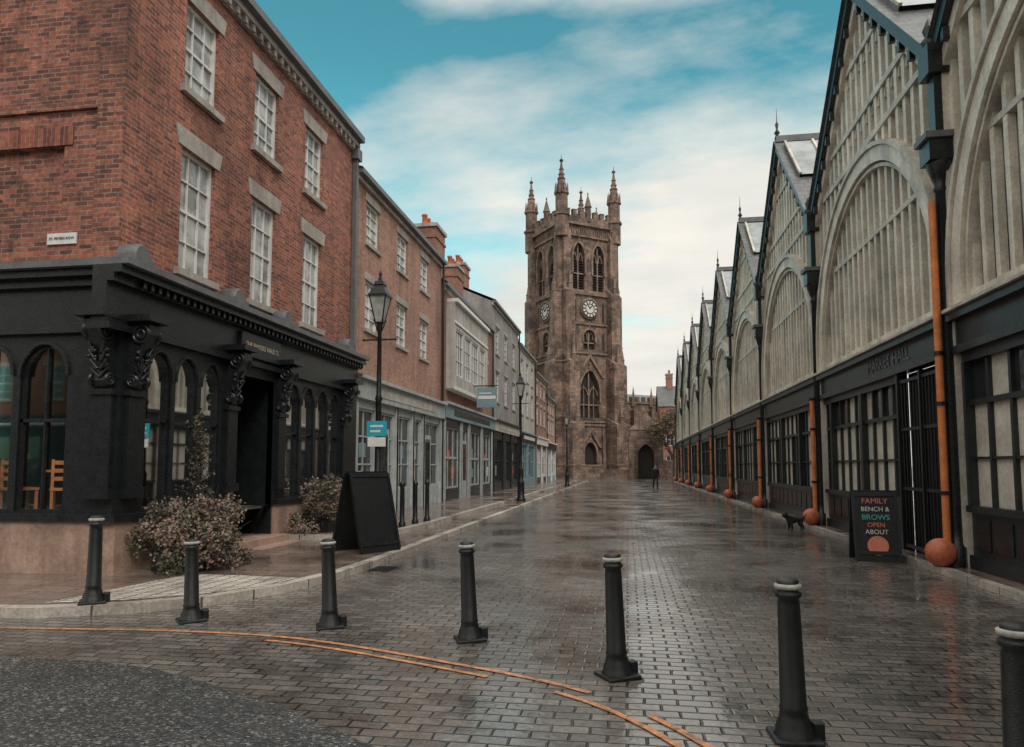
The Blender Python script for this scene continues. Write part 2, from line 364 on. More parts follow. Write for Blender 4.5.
for i in range(len(edge)-1):
    a,b,c,d=edge[i],edge[i+1],ins[i+1],ins[i]
    pv.poly([(*a,KH),(*b,KH),(*c,KH),(*d,KH)],'kerb'); pv.poly([(*a,-.002),(*b,-.002),(*b,KH),(*a,KH)],'kerb')
pv.poly([(*p,KH-.001) for p in ins+[(-30,9.5),(-9,9.5),(-9,76)]],'flags')
up=[(-4.95,74),(-4.95,18),(-5.05,16.2),(-5.6,14.8),(-6.5,14.3),(-7.6,14.2)]
ui=insetp(up,.2)
for i in range(len(up)-1):
    a,b,c,d=up[i],up[i+1],ui[i+1],ui[i]
    pv.poly([(*a,.22),(*b,.22),(*c,.22),(*d,.22)],'kerb'); pv.poly([(*a,KH-.01),(*b,KH-.01),(*b,.22),(*a,.22)],'kerb')
pv.poly([(*p,.219) for p in ui+[(-7.7,74)]],'flags')
pv.build('pavement')
gm=MB(); gm.poly([(x,y,KH+.004) for x,y in((-4.5,9.5),(-6.2,9.6),(-6.5,7.3),(-5.75,7.6),(-5.1,8.12),(-4.68,8.7))],'tact'); gm.build('pale_paving_patch')
gm=MB(); gm.box(4.87,5.6,-4,77,-.002,.09,'flags'); gm.box(4.72,4.87,-4,77,-.002,.093,'kerb'); gm.build('hall_pavement')
mh=MB()
for x,y,r in((.6,19,.3),(-1.5,26,.35),(1.2,33,.3)): mh.lathe([(r,0),(r,.004)],(x,y,0.001),'asph',20)
mh.build('manhole_covers')
dg_=MB(); dg_.box(-4.08,-3.7,11.0,11.5,-.002,.004,'louvre')
for i in range(7): dg_.box(-4.06,-3.72,11.03+i*.068,11.06+i*.068,.004,.016,'blackm')
dg_.build('drain_grate')
lf=MB()
for i in range(420):
    x=random.uniform(-9,4.6); y=random.uniform(4.5,26)
    if random.random()<.6: x=random.choice([random.gauss(-3.95,.12),random.gauss(4.6,.1),random.uniform(-7,-4.8)])
    if x<-4.1 and y<9: continue
    z=.012 if x>-4.1 else KH+.01
    if x<-4.9 and y>14: continue
    a=random.uniform(0,6.28); L=random.uniform(.02,.045); c_,s_=math.cos(a)*L,math.sin(a)*L
    lf.poly([(x,y,z),(x+c_*.5-s_*.4,y+s_*.5+c_*.4,z+.004),(x+c_,y+s_,z+.008),(x+c_*.5+s_*.4,y+s_*.5-c_*.4,z+.002)],'tl%d'%random.randrange(4))
lf.build('fallen_leaves')

# ---------------------------------------------------------------- left corner building
X0=-7.5; B1a,B1b=9.57,18.7; H1=10.75
root=empty('corner_brick_pub')
f=fr((X0,0,0),(0,1,0),(1,0,0)); fs=fr((0,B1a,0),(1,0,0),(0,-1,0))
W=MB(f); G=MB(f); FR=MB(f); T=MB(f)
holes=[]
for cy in(11.45,13.8,16.15):
    holes.append(hole(cy-.5,cy+.5,5.0,7.15)); holes.append(hole(cy-.5,cy+.5,8.2,9.8))
wall(W,B1a,B1b,4.2,H1,holes,'brick1')
for h in holes:
    window(G,FR,h,'glassn','white',3,4,d=-.13)
    T.prism([(h['u0']-.12,h['v1']),(h['u1']+.12,h['v1']),(h['u1']+.2,h['v1']+.32),(h['u0']-.2,h['v1']+.32)],-.01,.025,'stone')
    T.box(h['u0']-.12,h['u1']+.12,h['v0']-.12,h['v0'],-.1,.09,'stone')
W.f=fs; G.f=fs; FR.f=fs; T.f=fs
hs=[hole(-9.95,-8.55,5.5,6.6),hole(-9.95,-8.55,7.9,9.4)]
wall(W,-17,X0,4.2,H1,hs,'brick1shade',depth=.09)
for h in hs:
    W.poly([(p[0],p[1],-.09) for p in outline(h)],'brick1shade'); T.box(h['u0']-.15,h['u1']+.15,h['v1'],h['v1']+.3,-.01,.02,'brickarch')
T.box(-17,-7.95,7.15,7.27,0,.05,'brick1shade'); T.box(-17,-7.95,9.75,9.85,0,.05,'brick1shade')
T.box(-7.95,X0+.003,4.7,H1-.5,0,.07,'brick1shade')
W.f=IDENT
W.poly([(X0,B1b,0),(-17,B1b,0),(-17,B1b,H1),(X0,B1b,H1)],'brick1'); W.poly([(-17,B1a,0),(-17,B1b,0),(-17,B1b,H1),(-17,B1a,H1)],'brick1')
T.f=IDENT
for k,(z0,z1,p) in enumerate([(H1-.32,H1-.2,.08),(H1-.2,H1-.06,.18),(H1-.06,H1+.1,.32)]):
    T.box(-17,X0+p,B1a-p,B1b,z0,z1,'lead' if k==2 else 'stone')
y=B1a
while y<B1b: T.box(X0,X0+.16,y,y+.1,H1-.34,H1-.2,'stone'); y+=.3
W.build('walls',root); G.build('window_glass',root); FR.build('window_frames',root); T.build('stone_trim',root)
R=MB(); R.mesh([(X0+.3,B1a-.3,H1+.1),(X0+.3,B1b,H1+.1),(-17,B1a-.3,H1+.1),(-17,B1b,H1+.1),(-12.2,B1a+2,H1+2.4),(-12.2,B1b,H1+2.4)],[(0,1,5,4),(2,4,5,3),(0,4,2),(1,3,5)],'slate'); R.build('roof',root)
S=MB(f); SG=MB(f); P=.2; DZ=-.1
def arches(a,b,n,kind='round'):
    w=(b-a)/n; return [hole(a+i*w+.05,a+(i+1)*w-.05,.98,3.45,2.98,kind) for i in range(n)]
g1=arches(9.95,12.1,3); g2=arches(14.55,17.55,4)
wall(S,B1a-P,B1b,.85,3.6,g1+g2+[hole(12.6,14.05,.85,3.4)],'black',depth=.14,d=P)
for h in g1+g2: window(SG,S,h,'glassc','black',1,1,d=P-.1,fw=.035); S.box(h['u0'],h['u1'],2.35,2.39,P-.1,P-.04,'black')
for h in g1+g2: ribbon(S,[(u,v+.04) for u,v in arch_pts(h['u0']-.03,h['u1']+.03,h['vs'],h['v1'])],.04,P,P+.03,'black')
S.box(B1a-P-.02,12.5,.0,.85,-.05,P+.06,'plinth'); S.box(14.15,B1b,.0,.85,-.05,P+.06,'plinth')
S.box(B1a-P-.06,12.55,.85,.95,0,P+.1,'black'); S.box(14.1,B1b,.85,.95,0,P+.1,'black')
S.box(12.5,14.15,.0,.25,-.5,P+.35,'plinth'); S.box(12.45,14.2,.0,.12,-.5,P+.7,'plinth')
S.box(12.6,14.05,.25,3.4,-.75,-.7,'black'); S.box(12.55,12.6,.25,3.4,-.75,P-.02,'black'); S.box(14.05,14.1,.25,3.4,-.75,P-.02,'black')
SG.poly([(12.8,1.1,-.69),(13.2,1.1,-.69),(13.2,3.1,-.69),(12.8,3.1,-.69)],'glassd'); SG.poly([(13.45,1.1,-.69),(13.85,1.1,-.69),(13.85,3.1,-.69),(13.45,3.1,-.69)],'glassd')
a,b=B1a-P-.36,B1b
S.box(a,b,3.6,3.7,0,P+.1,'black'); S.box(a,b,3.7,4.28,0,P+.03,'black'); S.box(a,b,4.28,4.4,0,P+.14,'black'); S.box(a,b,4.4,4.52,0,P+.26,'black'); S.box(a,b,4.52,4.62,0,P+.36,'lead')
y=B1a
while y<B1b-.1: S.box(y,y+.07,4.3,4.4,P+.14,P+.2,'black'); y+=.18
S.f=fs; SG.f=fs
gf=[hole(-12.6+i*.92,-12.6+i*.92+.8,.98,3.45,2.95) for i in range(5)]
wall(S,-17,X0+P-.003,.85,3.6,gf,'black',depth=.14,d=P)
for h in gf: window(SG,S,h,'glassc','black',1,1,d=P-.1,fw=.04); S.box(h['u0'],h['u1'],2.3,2.35,P-.1,P-.04,'black'); S.box((h['u0']+h['u1'])/2-.015,(h['u0']+h['u1'])/2+.015,.98,3.4,P-.1,P-.05,'black')
for h in gf: ribbon(S,[(u,v+.05) for u,v in arch_pts(h['u0']-.03,h['u1']+.03,h['vs'],h['v1'])],.05,P,P+.035,'black')
S.box(-17,X0+.02,0,.85,-.05,P+.06,'plinth'); S.box(-17,X0+P+.097,.85,.953,0,P+.097,'black')
S.box(-17,X0+P+.097,3.6,3.703,0,P+.097,'black'); S.box(-17,X0+P+.02,3.703,4.283,0,P+.027,'black'); S.box(-17,X0+P+.137,4.283,4.403,0,P+.137,'black'); S.box(-17,X0+P+.257,4.403,4.517,0,P+.257,'black'); S.box(-17,X0+P+.357,4.517,4.617,0,P+.357,'lead')
S.f=IDENT
def console(S,o,n,t):
    ff=fr(o,t,n); S.f=ff
    S.box(-.16,.16,-2.35,-.95,0,.08,'black'); S.box(-.2,.2,-2.5,-2.35,0,.12,'black'); S.box(-.19,.19,-1.0,-.92,0,.12,'black')
    prof=[(-.92,.06),(-.8,.14),(-.68,.12),(-.5,.1),(-.35,.16),(-.2,.27),(-.08,.34),(0.06,.34),(.1,.3),(.1,0),(-.92,0)]
    vs=[(-.13,a,b) for a,b in prof]+[(.13,a,b) for a,b in prof]; k=len(prof)
    S.mesh(vs,[tuple(range(k)),tuple(range(2*k-1,k-1,-1))]+[(i,(i+1)%k,k+(i+1)%k,k+i) for i in range(k)],'black')
    for sgn in(-1,1):
        for (v,d,r) in((-.08,.2,.13),(-.78,.09,.075)):
            c=ff(sgn*.13,v,d); S.torus(c,r,.03,Vector(t),'black'); S.torus(c,r*.45,.025,Vector(t),'black')
        for q in range(4): S.tube(ff(sgn*.05*q/2,-.75+.12*q,.13+.02*q),ff(sgn*.14,-.62+.13*q,.14+.03*q),.03,.018,'black',6)
    S.box(-.24,.24,.1,.2,0,.42,'black')
    for sgn in (-1,1):
        for q in range(5):
            a=q/5*math.pi*1.3; c=ff(sgn*(.1+.05*math.cos(a)),-.45+.12*math.sin(a),.17); S.sphere(c,.035,'black',8)
for yy in(9.68,12.35,14.3,17.8): console(S,(X0+P,yy,3.68),(1,0,0),(0,1,0))
console(S,(X0+P-.2,B1a-P,3.68),(0,-1,0),(1,0,0)); console(S,(-13,B1a-P,3.68),(0,-1,0),(1,0,0))
S.f=IDENT
for yy in(9.6,12.35,14.3,17.8):
    S.lathe([(.17,0),(.2,.03),(.2,.3),(.17,.34)],(X0+.02,yy,4.78),'lead',16,axis=(1,0,0)); S.box(X0,X0+.4,yy-.22,yy+.22,4.62,4.76,'lead')
S.build('shopfront',root); SG.build('shopfront_glass',root)
sb=MB(); sb.box(X0+P+.03,X0+P+.1,12.55,14.1,3.76,4.22,'dgreen'); sb.build('fascia_board',root,.01)
text('THE BAKERS VAULTS',(X0+P+.105,13.33,3.99),(math.pi/2,0,math.pi/2),.14,'gold',root,ext=.003)
rm=MB(); rm.box(-14.9,X0-.02,B1a+.02,B1b-.1,.78,.83,'room'); rm.poly([(-15,B1a,.8),(-15,B1b,.8),(-15,B1b,4.1),(-15,B1a,4.1)],'room'); rm.poly([(-15,B1b-.1,.8),(X0,B1b-.1,.8),(X0,B1b-.1,4.1),(-15,B1b-.1,4.1)],'room')
rm.poly([(-15,B1a,4.1),(X0+.1,B1a,4.1),(X0+.1,B1b,4.1),(-15,B1b,4.1)],'room'); rm.poly([(-15,13.3,.8),(-8.3,13.3,.8),(-8.3,13.3,4.1),(-15,13.3,4.1)],'room')
rm.build('interior',root)
nr=MB(f); nr.box(18.58,18.74,.3,10.6,.02,.14,'lead'); nr.box(18.5,18.82,10.2,10.5,.0,.2,'lead'); nr.build('downpipe',root)
def chair(loc,rz):
    r=empty('wooden_chair',loc,rz); b=MB()
    for x in(-.19,.19):
        b.box(x-.02,x+.02,-.2,-.16,0,.45,'wood'); b.box(x-.02,x+.02,.16,.2,0,.92,'wood')
    b.box(-.22,.22,-.21,.21,.45,.49,'wood')
    for z in(.6,.72,.84): b.box(-.2,.2,.165,.19,z,z+.06,'wood')
    b.box(-.19,.19,-.19,-.17,.2,.23,'wood'); b.build('frame',r)
def table(loc):
    r=empty('cafe_table',loc); b=MB(); b.box(-.4,.4,-.35,.35,.72,.76,'wood'); b.lathe([(.04,0.03),(.04,.72)],(0,0,0),'blackm',8); b.lathe([(.25,0),(.25,.03)],(0,0,0),'blackm',16); b.build('frame',r)
chair((-9.3,9.85,.83),2.6); chair((-8.45,9.85,.83),-2.5); chair((-7.85,10.6,.83),-1.8); table((-8.85,10.65,.83)); chair((-10.4,9.9,.83),1.5)
sp=empty('street_name_sign'); b=MB(); b.box(-8.75,-8.25,B1a-.03,B1a-.005,5.03,5.2,'white'); b.build('plate',sp); text('ST. PETERS ROW',(-8.5,B1a-.034,5.115),(math.pi/2,0,0),.058,'black',sp,ext=.002)

# ---------------------------------------------------------------- generic left row
def row_building(name,y0,y1,h,wm,wins,shop=None,roofm='slate',pitch=2.2,corn='stone',glass='glassn',depth=9,frame=None,xf=None):
    root=empty(name); f=frame or fr((X0,0,0),(0,1,0),(1,0,0)); W=MB(f);G=MB(f);F=MB(f);T=MB(f);R=MB(f)
    hs=[hole(a,b,c,d) for a,b,c,d in wins]
    if shop:
        so=[hole(a,b,shop['sill'],shop['top']) for a,b in shop['open']]
        wall(W,y0,y1,shop['fz'],h,hs,wm)
        wall(T,y0,y1,0,shop['fz'],so,shop['m'],depth=.15,d=.05)
        for qi,q in enumerate(so):
            window(G,F,q,shop.get('g','glassd'),shop['fm'],max(1,round((q['u1']-q['u0'])/.9)),shop.get('ny',2),d=-.06,fw=.07,bw=.05)
            if qi%3==1: T.box(q['u0'],q['u0']+.95,.05,q['v1']-.5,.045,.075,shop['fm']); G.box(q['u0']+.15,q['u0']+.8,1.0,q['v1']-.65,.076,.08,'glassd')
            else:
                for z in range(2):
                    uu=random.uniform(q['u0']+.15,q['u1']-.7); G.box(uu,uu+random.uniform(.3,.55),1.1+z*.8,1.1+z*.8+random.uniform(.35,.6),-.058,-.05,random.choice(['blind','bluegrey','white','terra']))
        T.box(y0+.02,y1-.02,shop['fz']-.55,shop['fz'],.05,.2,shop['sm']); T.box(y0+.01,y1-.01,shop['fz'],shop['fz']+.1,0,.32,shop['fm'])
        T.box(y0+1.5,y1-1.5,shop['fz']-.4,shop['fz']-.15,.2,.215,random.choice(['white','black','cream']))
        for q in so:
            for uu in(q['u0']-.12,q['u1']+.12): T.box(uu-.1,uu+.1,.0,shop['fz']-.55,.05,.12,shop['fm'])
    else: wall(W,y0,y1,0,h,hs,wm)
    for q in hs:
        window(G,F,q,glass,'white',2,4,d=-.12)
        T.box(q['u0']-.1,q['u1']+.1,q['v0']-.1,q['v0'],-.1,.07,'stone'); T.box(q['u0']-.12,q['u1']+.12,q['v1'],q['v1']+.22,-.01,.02,corn)
    T.box(y0,y1,h-.22,h-.08,0,.1,corn); T.box(y0,y1,h-.08,h+.06,0,.25,'lead')
    T.tube(f(y1-.12,.2,.12),f(y1-.12,h-.1,.12),.05,.05,'blackm',8)
    for yy in(y0,y1): W.poly([(yy,0,0),(yy,0,-depth),(yy,h,-depth),(yy,h+pitch,-depth/2),(yy,h,0)],wm)
    W.poly([(y0,0,-depth),(y1,0,-depth),(y1,h,-depth),(y0,h,-depth)],wm)
    for d in(.25,-depth): R.poly([(y0-.05,h+.06,d),(y1+.05,h+.06,d),(y1+.05,h+pitch+.1,-depth/2),(y0-.05,h+pitch+.1,-depth/2)],roofm)
    W.build('walls',root);G.build('window_glass',root);F.build('window_frames',root);T.build('trim',root);R.build('roof',root)
    return root
def chimney(root,x,y,z0,z1,w=.9,l=1.4,m='brick3',pots=3):
    b=MB(); b.box(x-w/2,x+w/2,y-l/2,y+l/2,z0,z1,m); b.box(x-w/2-.08,x+w/2+.08,y-l/2-.08,y+l/2+.08,z1,z1+.15,'stone'); b.box(x-w/2-.05,x+w/2+.05,y-l/2-.05,y+l/2+.05,z1-.5,z1-.4,m)
    for i in range(pots): b.lathe([(.13,0),(.11,.4),(.14,.42),(.14,.5),(.1,.5)],(x,y-l/2+l*(i+.5)/pots,z1+.15),'terra',10)
    b.build('chimney',root)
r2=row_building('brick_shop_building',18.8,28.4,10.0,'brick2',[(c-.55,c+.55,a,b_) for c in(20.3,23.2,25.9) for a,b_ in((5.65,7.1),(8.2,9.45))],
  dict(open=[(19.1,20.6),(20.9,22.4),(22.7,24.2),(24.5,25.5),(25.8,28.0)],sill=.9,top=3.3,fz=4.1,m='shopgrey',sm='shopgrey',fm='shopgrey',ny=3),pitch=1.6)
r3=row_building('rendered_bay_shop',28.5,39.5,9.2,'brick3',[(37.2,38.6,5.6,7.2)],
  dict(open=[(28.9,31.6),(32.0,33.2),(33.6,36.2),(36.6,39.1)],sill=.7,top=3.3,fz=4.2,m='black',sm='bluegrey',fm='shopgrey'),pitch=2.6)
b=MB(fr((X0,0,0),(0,1,0),(1,0,0))); bg=MB(b.f); bf=MB(b.f)
hs=[hole(29.6+i*1.65,29.6+i*1.65+1.4,5.5,7.5) for i in range(4)]
wall(b,29.3,36.5,5.0,8.6,hs,'cream',d=.35,depth=.12)
b.box(29.3,36.5,8.6,8.75,0,.5,'white'); b.box(29.3,36.5,4.85,5.0,0,.42,'white'); b.box(29.25,29.3,4.9,8.6,0,.36,'cream'); b.box(36.5,36.55,4.9,8.6,0,.36,'cream'); b.box(29.3,36.5,7.7,7.8,.35,.4,'white')
for q in hs: window(bg,bf,q,'glassd','white',3,3,d=.26)
b.build('bay_front',r3); bg.build('bay_glass',r3); bf.build('bay_frames',r3)
chimney(r3,-8.9,31.2,9.3,12.3,1.2,1.6); chimney(r3,-9.1,36.6,9.3,12.0)
sg=empty('hanging_shop_sign'); b=MB(); b.box(X0+.5,X0+1.45,33.2,33.27,4.4,5.35,'bluegrey'); b.box(X0,X0+1.5,33.21,33.26,5.4,5.45,'blackm'); b.box(X0+.55,X0+1.4,33.19,33.2,4.8,4.95,'white'); b.box(X0+.6,X0+1.2,33.19,33.2,5.05,5.1,'white'); b.build('board',sg)
r4=row_building('grey_stone_building',39.6,49.5,11.0,'grey_r',[(c-.6,c+.6,a,b_) for c in(41.4,44.4,47.6) for a,b_ in((5.4,7.2),(8.2,9.8))],
  dict(open=[(40,42.8),(43.2,45.8),(46.2,49.1)],sill=.7,top=3.2,fz=4.2,m='dgreen',sm='cream',fm='dgreen'),pitch=2.0,glass='glassd')
r5=row_building('cream_building',49.6,58.5,10.2,'cream',[(c-.6,c+.6,a,b_) for c in(51.4,54.2,57) for a,b_ in((5.4,7.2),(8.0,9.4))],
  dict(open=[(50,53.8),(54.2,58)],sill=.7,top=3.2,fz=4.0,m='bluegrey',sm='black',fm='bluegrey'),pitch=2.4,glass='glassd')
r6=row_building('brick_terrace',58.6,67,9.4,'brick3',[(c-.6,c+.6,a,b_) for c in(60.4,63,65.6) for a,b_ in((5.2,6.8),(7.6,8.8))],
  dict(open=[(59,62.5),(63,66.5)],sill=.7,top=3.1,fz=4.0,m='black',sm='white',fm='white'),pitch=2.8,glass='glassd')
r7=row_building('brick_terrace',67.1,75,8.2,'brick2',[(c-.6,c+.6,a,b_) for c in(69,71.5,73.6) for a,b_ in((4.8,6.2),(6.8,7.7))],
  dict(open=[(67.5,70.5),(71,74.6)],sill=.7,top=3.0,fz=3.8,m='bluegrey',sm='black',fm='white'),pitch=2.8,glass='glassd')
chimney(r4,-9.6,40.4,11,13.2,.9,1.3); chimney(r5,-10,58,10.3,13.4,1,1.4); chimney(r6,-10,66,10,12.8)
for i,(a,b_,h,m) in enumerate(((-45,-26,9.5,'brick3'),(-25.9,-10,11,'brick1'),(-9.9,6,10,'brick2'),(6.1,24,10.5,'brick3'))):
    n=int((b_-a)/3)
    row_building('brick_terrace',a,b_,h,m,[(a+1+k*3,a+2.1+k*3,z,z+1.7) for k in range(n) for z in(5,7.6)],
      dict(open=[(a+.5+k*4,a+4+k*4) for k in range(int((b_-a-.5)//4))],sill=.7,top=3.2,fz=4.1,m='dgreen',sm='black',fm='dgreen'),frame=fr((0,-13,0),(1,0,0),(0,1,0)),glass='glassd')

# ---------------------------------------------------------------- market hall
HX=5.2; hall=empty('market_hall'); hf=fr((HX,0,0),(0,1,0),(-1,0,0))
LO=MB(hf);UP=MB(hf);GL=MB(hf);RF=MB(hf);CO=MB(); BA=MB(hf)
ZS,ZA=8.3,12.2
def rz(u,c,top=ZA,bot=ZS): return top-(top-bot)*abs(u-c)/4
for k in range(10):
    a=-3.7+8*k;bb=a+8;c=a+4; near=k<5
    segs=[(a+.2,bb-.2)]
    if k==2:
        segs=[(14.7,bb-.2)]
        for i in range(15): u=12.6+i*.14; LO.tube(hf(u,.1,.06),hf(u,3.25,.06),.018,.018,'blackm',6)
        for z in(.15,1.2,2.3,3.2): LO.box(12.55,14.65,z,z+.06,.03,.09,'blackm')
        LO.box(12.5,12.58,0,3.4,-.05,.12,'blackm');LO.box(14.62,14.7,0,3.4,-.05,.12,'blackm'); LO.box(13.57,13.63,.05,3.35,.02,.12,'blackm')
        GL.poly([(12.5,0,-.12),(14.7,0,-.12),(14.7,3.4,-.12),(12.5,3.4,-.12)],'louvre'); LO.box(12.3,12.5,0,3.4,-.12,.02,'dgreen')
    for s0,s1 in segs:
        LO.box(s0,s1,0,.3,-.1,.06,'dgreen'); LO.box(s0,s1,.3,.95,-.1,.0,'dgreen'); LO.box(s0,s1,.95,1.05,-.1,.08,'dgreen'); LO.box(s0,s1,3.25,3.4,-.1,.04,'dgreen')
        n=round((s1-s0)/.62); w=(s1-s0)/n
        for i in range(n+1):
            u=s0+i*w; big=(i%4==0); ww=.09 if big else .035
            LO.box(max(s0,u-ww),min(s1,u+ww),1.05,3.25,-.1,.05 if big else -.02,'dgreen')
            if i<n:
                r=random.random(); gmn='blind' if r<.75 else 'glassd'
                GL.poly([(u,1.05,-.08),(u+w,1.05,-.08),(u+w,2.62,-.08),(u,2.62,-.08)],gmn)
                GL.poly([(u,2.62,-.08),(u+w,2.62,-.08),(u+w,3.25,-.08),(u,3.25,-.08)],'glassd' if random.random()<.4 else 'blind')
                LO.box(u+.05,u+w-.05,.4,.85,0,.02,'black')
        LO.box(s0,s1,2.58,2.66,-.08,-.01,'dgreen'); LO.box(s0,s1,1.75,1.79,-.08,-.03,'dgreen')
    LO.box(a,bb,3.4,3.52,-.1,.14,'black'); LO.box(a,bb,3.52,3.92,-.1,.08,'dgreen'); LO.box(a,bb,3.92,4.05,-.1,.2,'dgreen'); LO.box(a,bb,4.05,4.1,-.1,.26,'hallgrey')
    R0=3.62; zc=4.5
    nm=21; sp_=8/nm
    for i in range(nm+1):
        u0=max(a,a+sp_*(i-.5)); u1=min(bb,a+sp_*(i+.5))
        for z0,z1 in((4.1,6.55),(6.55,8.6),(8.6,9.4),(9.4,10.8),(10.8,12.3)):
            t0,t1=min(z1,rz(u0,c)),min(z1,rz(u1,c))
            if max(t0,t1)<=z0: continue
            t0=max(t0,z0);t1=max(t1,z0); r=random.random()
            GL.poly([(u0,z0,-.14),(u1,z0,-.14),(u1,t1,-.14),(u0,t0,-.14)],'glassh' if r<.5 else 'glassl' if r<.72 else 'glassk')
    for i in range(nm):
        u=a+sp_*(i+.5); top=rz(u,c)-.05; inside=abs(u-c)<R0-.1
        za=zc+math.sqrt(max(0,R0*R0-(u-c)**2)) if inside else 4.1
        if inside: UP.box(u-.06,u+.06,4.1,za-.15,-.13,-.02,'hallcream')
        UP.box(u-.07,u+.07,max(za+.0,4.1),top,-.13,.0,'hallcream')
    UP.box(a+.12,bb-.12,4.1,4.3,-.13,.03,'hallcream')
    for z in(8.55,9.35,10.75):
        hw=min(3.85,4*(ZA-z)/(ZA-ZS)-.1); UP.box(c-hw,c+hw,z,z+.13,-.13,.03,'hallgrey')
    UP.box(c-math.sqrt(R0**2-(6.55-zc)**2),c+math.sqrt(R0**2-(6.55-zc)**2),6.5,6.6,-.13,-.012,'hallgrey')
    for i in range(nm-1):
        u=a+sp_*(i+1)
        if rz(u,c)>9.7 and near:
            ribbon(UP,arch_pts(u-sp_/2+.07,u+sp_/2-.07,9.1,9.33,'round',4),.05,-.13,-.03,'hallcream')
        if rz(u,c)>11 and near:
            ribbon(UP,arch_pts(u-sp_/2+.07,u+sp_/2-.07,10.5,10.73,'round',4),.05,-.13,-.03,'hallcream')
    for (R1,w,d1,m) in((R0+.2,.3,.12,'hallcream'),(R0+.3,.09,.17,'hallgrey'),(R0-.14,.07,.06,'hallgrey')):
        P_=[(c+R1*math.cos(math.pi*(1-i/36)),zc+R1*math.sin(math.pi*(1-i/36))) for i in range(37)]
        P_=[(P_[0][0],4.1)]+P_+[(P_[-1][0],4.1)]
        P_=[(min(max(u,a+.02),bb-.02),v) for u,v in P_]
        ribbon(UP,P_,w,-.13,d1,m)
    for sgn in(-1,1):
        e=c+sgn*4
        BA.prism([(e,ZS-.12),(c,ZA-.12),(c,ZA+.22),(e,ZS+.22)],-.2,.22,'black')
        BA.prism([(e,ZS-.4),(c,ZA-.4),(c,ZA-.12),(e,ZS-.12)],-.13,.1,'hallcream')
        nb=9
        for i in range(1,nb):
            u=e+(c-e)*i/nb; z=ZS+(ZA-ZS)*i/nb; BA.box(u-.05,u+.05,z-.36,z-.15,.1,.2,'black')
        RF.poly([(e,ZS+.23,.28),(c,ZA+.23,.28),(c,ZA+.23,-16),(e,ZS+.23,-16)],'slate')
        L=math.hypot(4,ZA-ZS); nu=(ZA-ZS)/L; nv=4/L
        q0,q1=.45,.93
        A=(e+(c-e)*q0,ZS+.23+(ZA-ZS)*q0);B_=(e+(c-e)*q1,ZS+.23+(ZA-ZS)*q1); off=.1
        A2=(A[0]+sgn*nu*off,A[1]+nv*off);B2=(B_[0]+sgn*nu*off,B_[1]+nv*off)
        RF.poly([(*A2,.0),(*B2,.0),(*B2,-15.5),(*A2,-15.5)],'roofg')
        RF.poly([(*A,.0),(*B_,.0),(*B2,.0),(*A2,.0)],'lead')
        for i in range(19):
            dd=.02-i*.85
            A3=(A2[0]+sgn*nu*.06,A2[1]+nv*.06);B3=(B2[0]+sgn*nu*.06,B2[1]+nv*.06)
            vs=[(*A2,dd),(*B2,dd),(*B3,dd),(*A3,dd),(*A2,dd-.07),(*B2,dd-.07),(*B3,dd-.07),(*A3,dd-.07)]
            RF.mesh(vs,[(0,1,2,3),(4,7,6,5),(3,2,6,7),(0,3,7,4),(1,5,6,2)],'hallgrey')
    RF.box(c-.14,c+.14,ZA+.15,ZA+.36,-15.8,.2,'lead')
    CO.lathe([(.09,0),(.05,.15),(.1,.2),(.03,.32),(.06,.5),(.015,.6),(.005,1.05)],(HX-.15,c,ZA+.3),'blackm',8)
for k in range(11):
    a=-3.7+8*k; x=HX-.16
    CO.lathe([(.16,0),(.16,.35),(.11,.42),(.1,.6),(.085,6.0),(.12,6.05),(.09,6.12),(.13,6.25),(.2,6.45),(.2,6.5)],(x+.02,a,.05),'black',12)
    CO.box(x-.2,HX,a-.2,a+.2,6.55,6.9,'black'); CO.box(x-.26,HX,a-.25,a+.25,6.9,7.0,'lead')
    CO.box(x-.06,HX,a-.12,a+.12,7.0,8.3,'black'); CO.box(x-.16,HX,a-.2,a+.2,8.0,8.5,'black')
    CO.lathe([(.1,0),(.14,.1),(.06,.2),(.1,.3),(.02,.5)],(x-.05,a,8.5),'black',8)
    CO.box(HX-.1,HX+.12,a-.14,a+.14,.0,8.3,'hallgrey')
    px=x-.13; top=5.9 if k<=2 else 3.45
    CO.tube((px-.02,a-.06,.35),(px-.02,a-.06,top),.055,.055,'orange',12)
    for z in(1.2,2.6,3.4): CO.lathe([(.075,0),(.075,.06)],(px-.02,a-.06,z),'blackm',12)
    CO.sphere((px-.12,a-.05,.31),.22,'terra',18)
CO.build('columns',hall)
LO.f=IDENT
LO.poly([(HX+.1,76.3,0),(22,76.3,0),(22,76.3,8.3),(HX+.1,76.3,8.3)],'hallgrey'); LO.poly([(HX+.1,-3.7,0),(22,-3.7,0),(22,-3.7,8.3),(HX+.1,-3.7,8.3)],'hallgrey')
LO.build('lower_stage',hall);UP.build('gable_timber',hall);GL.build('glazing',hall);RF.build('roof',hall);BA.build('barge_boards',hall)
text('MARKET HALL',(HX-.085,15.2,3.72),(math.pi/2,0,-math.pi/2),.36,'lead',hall)

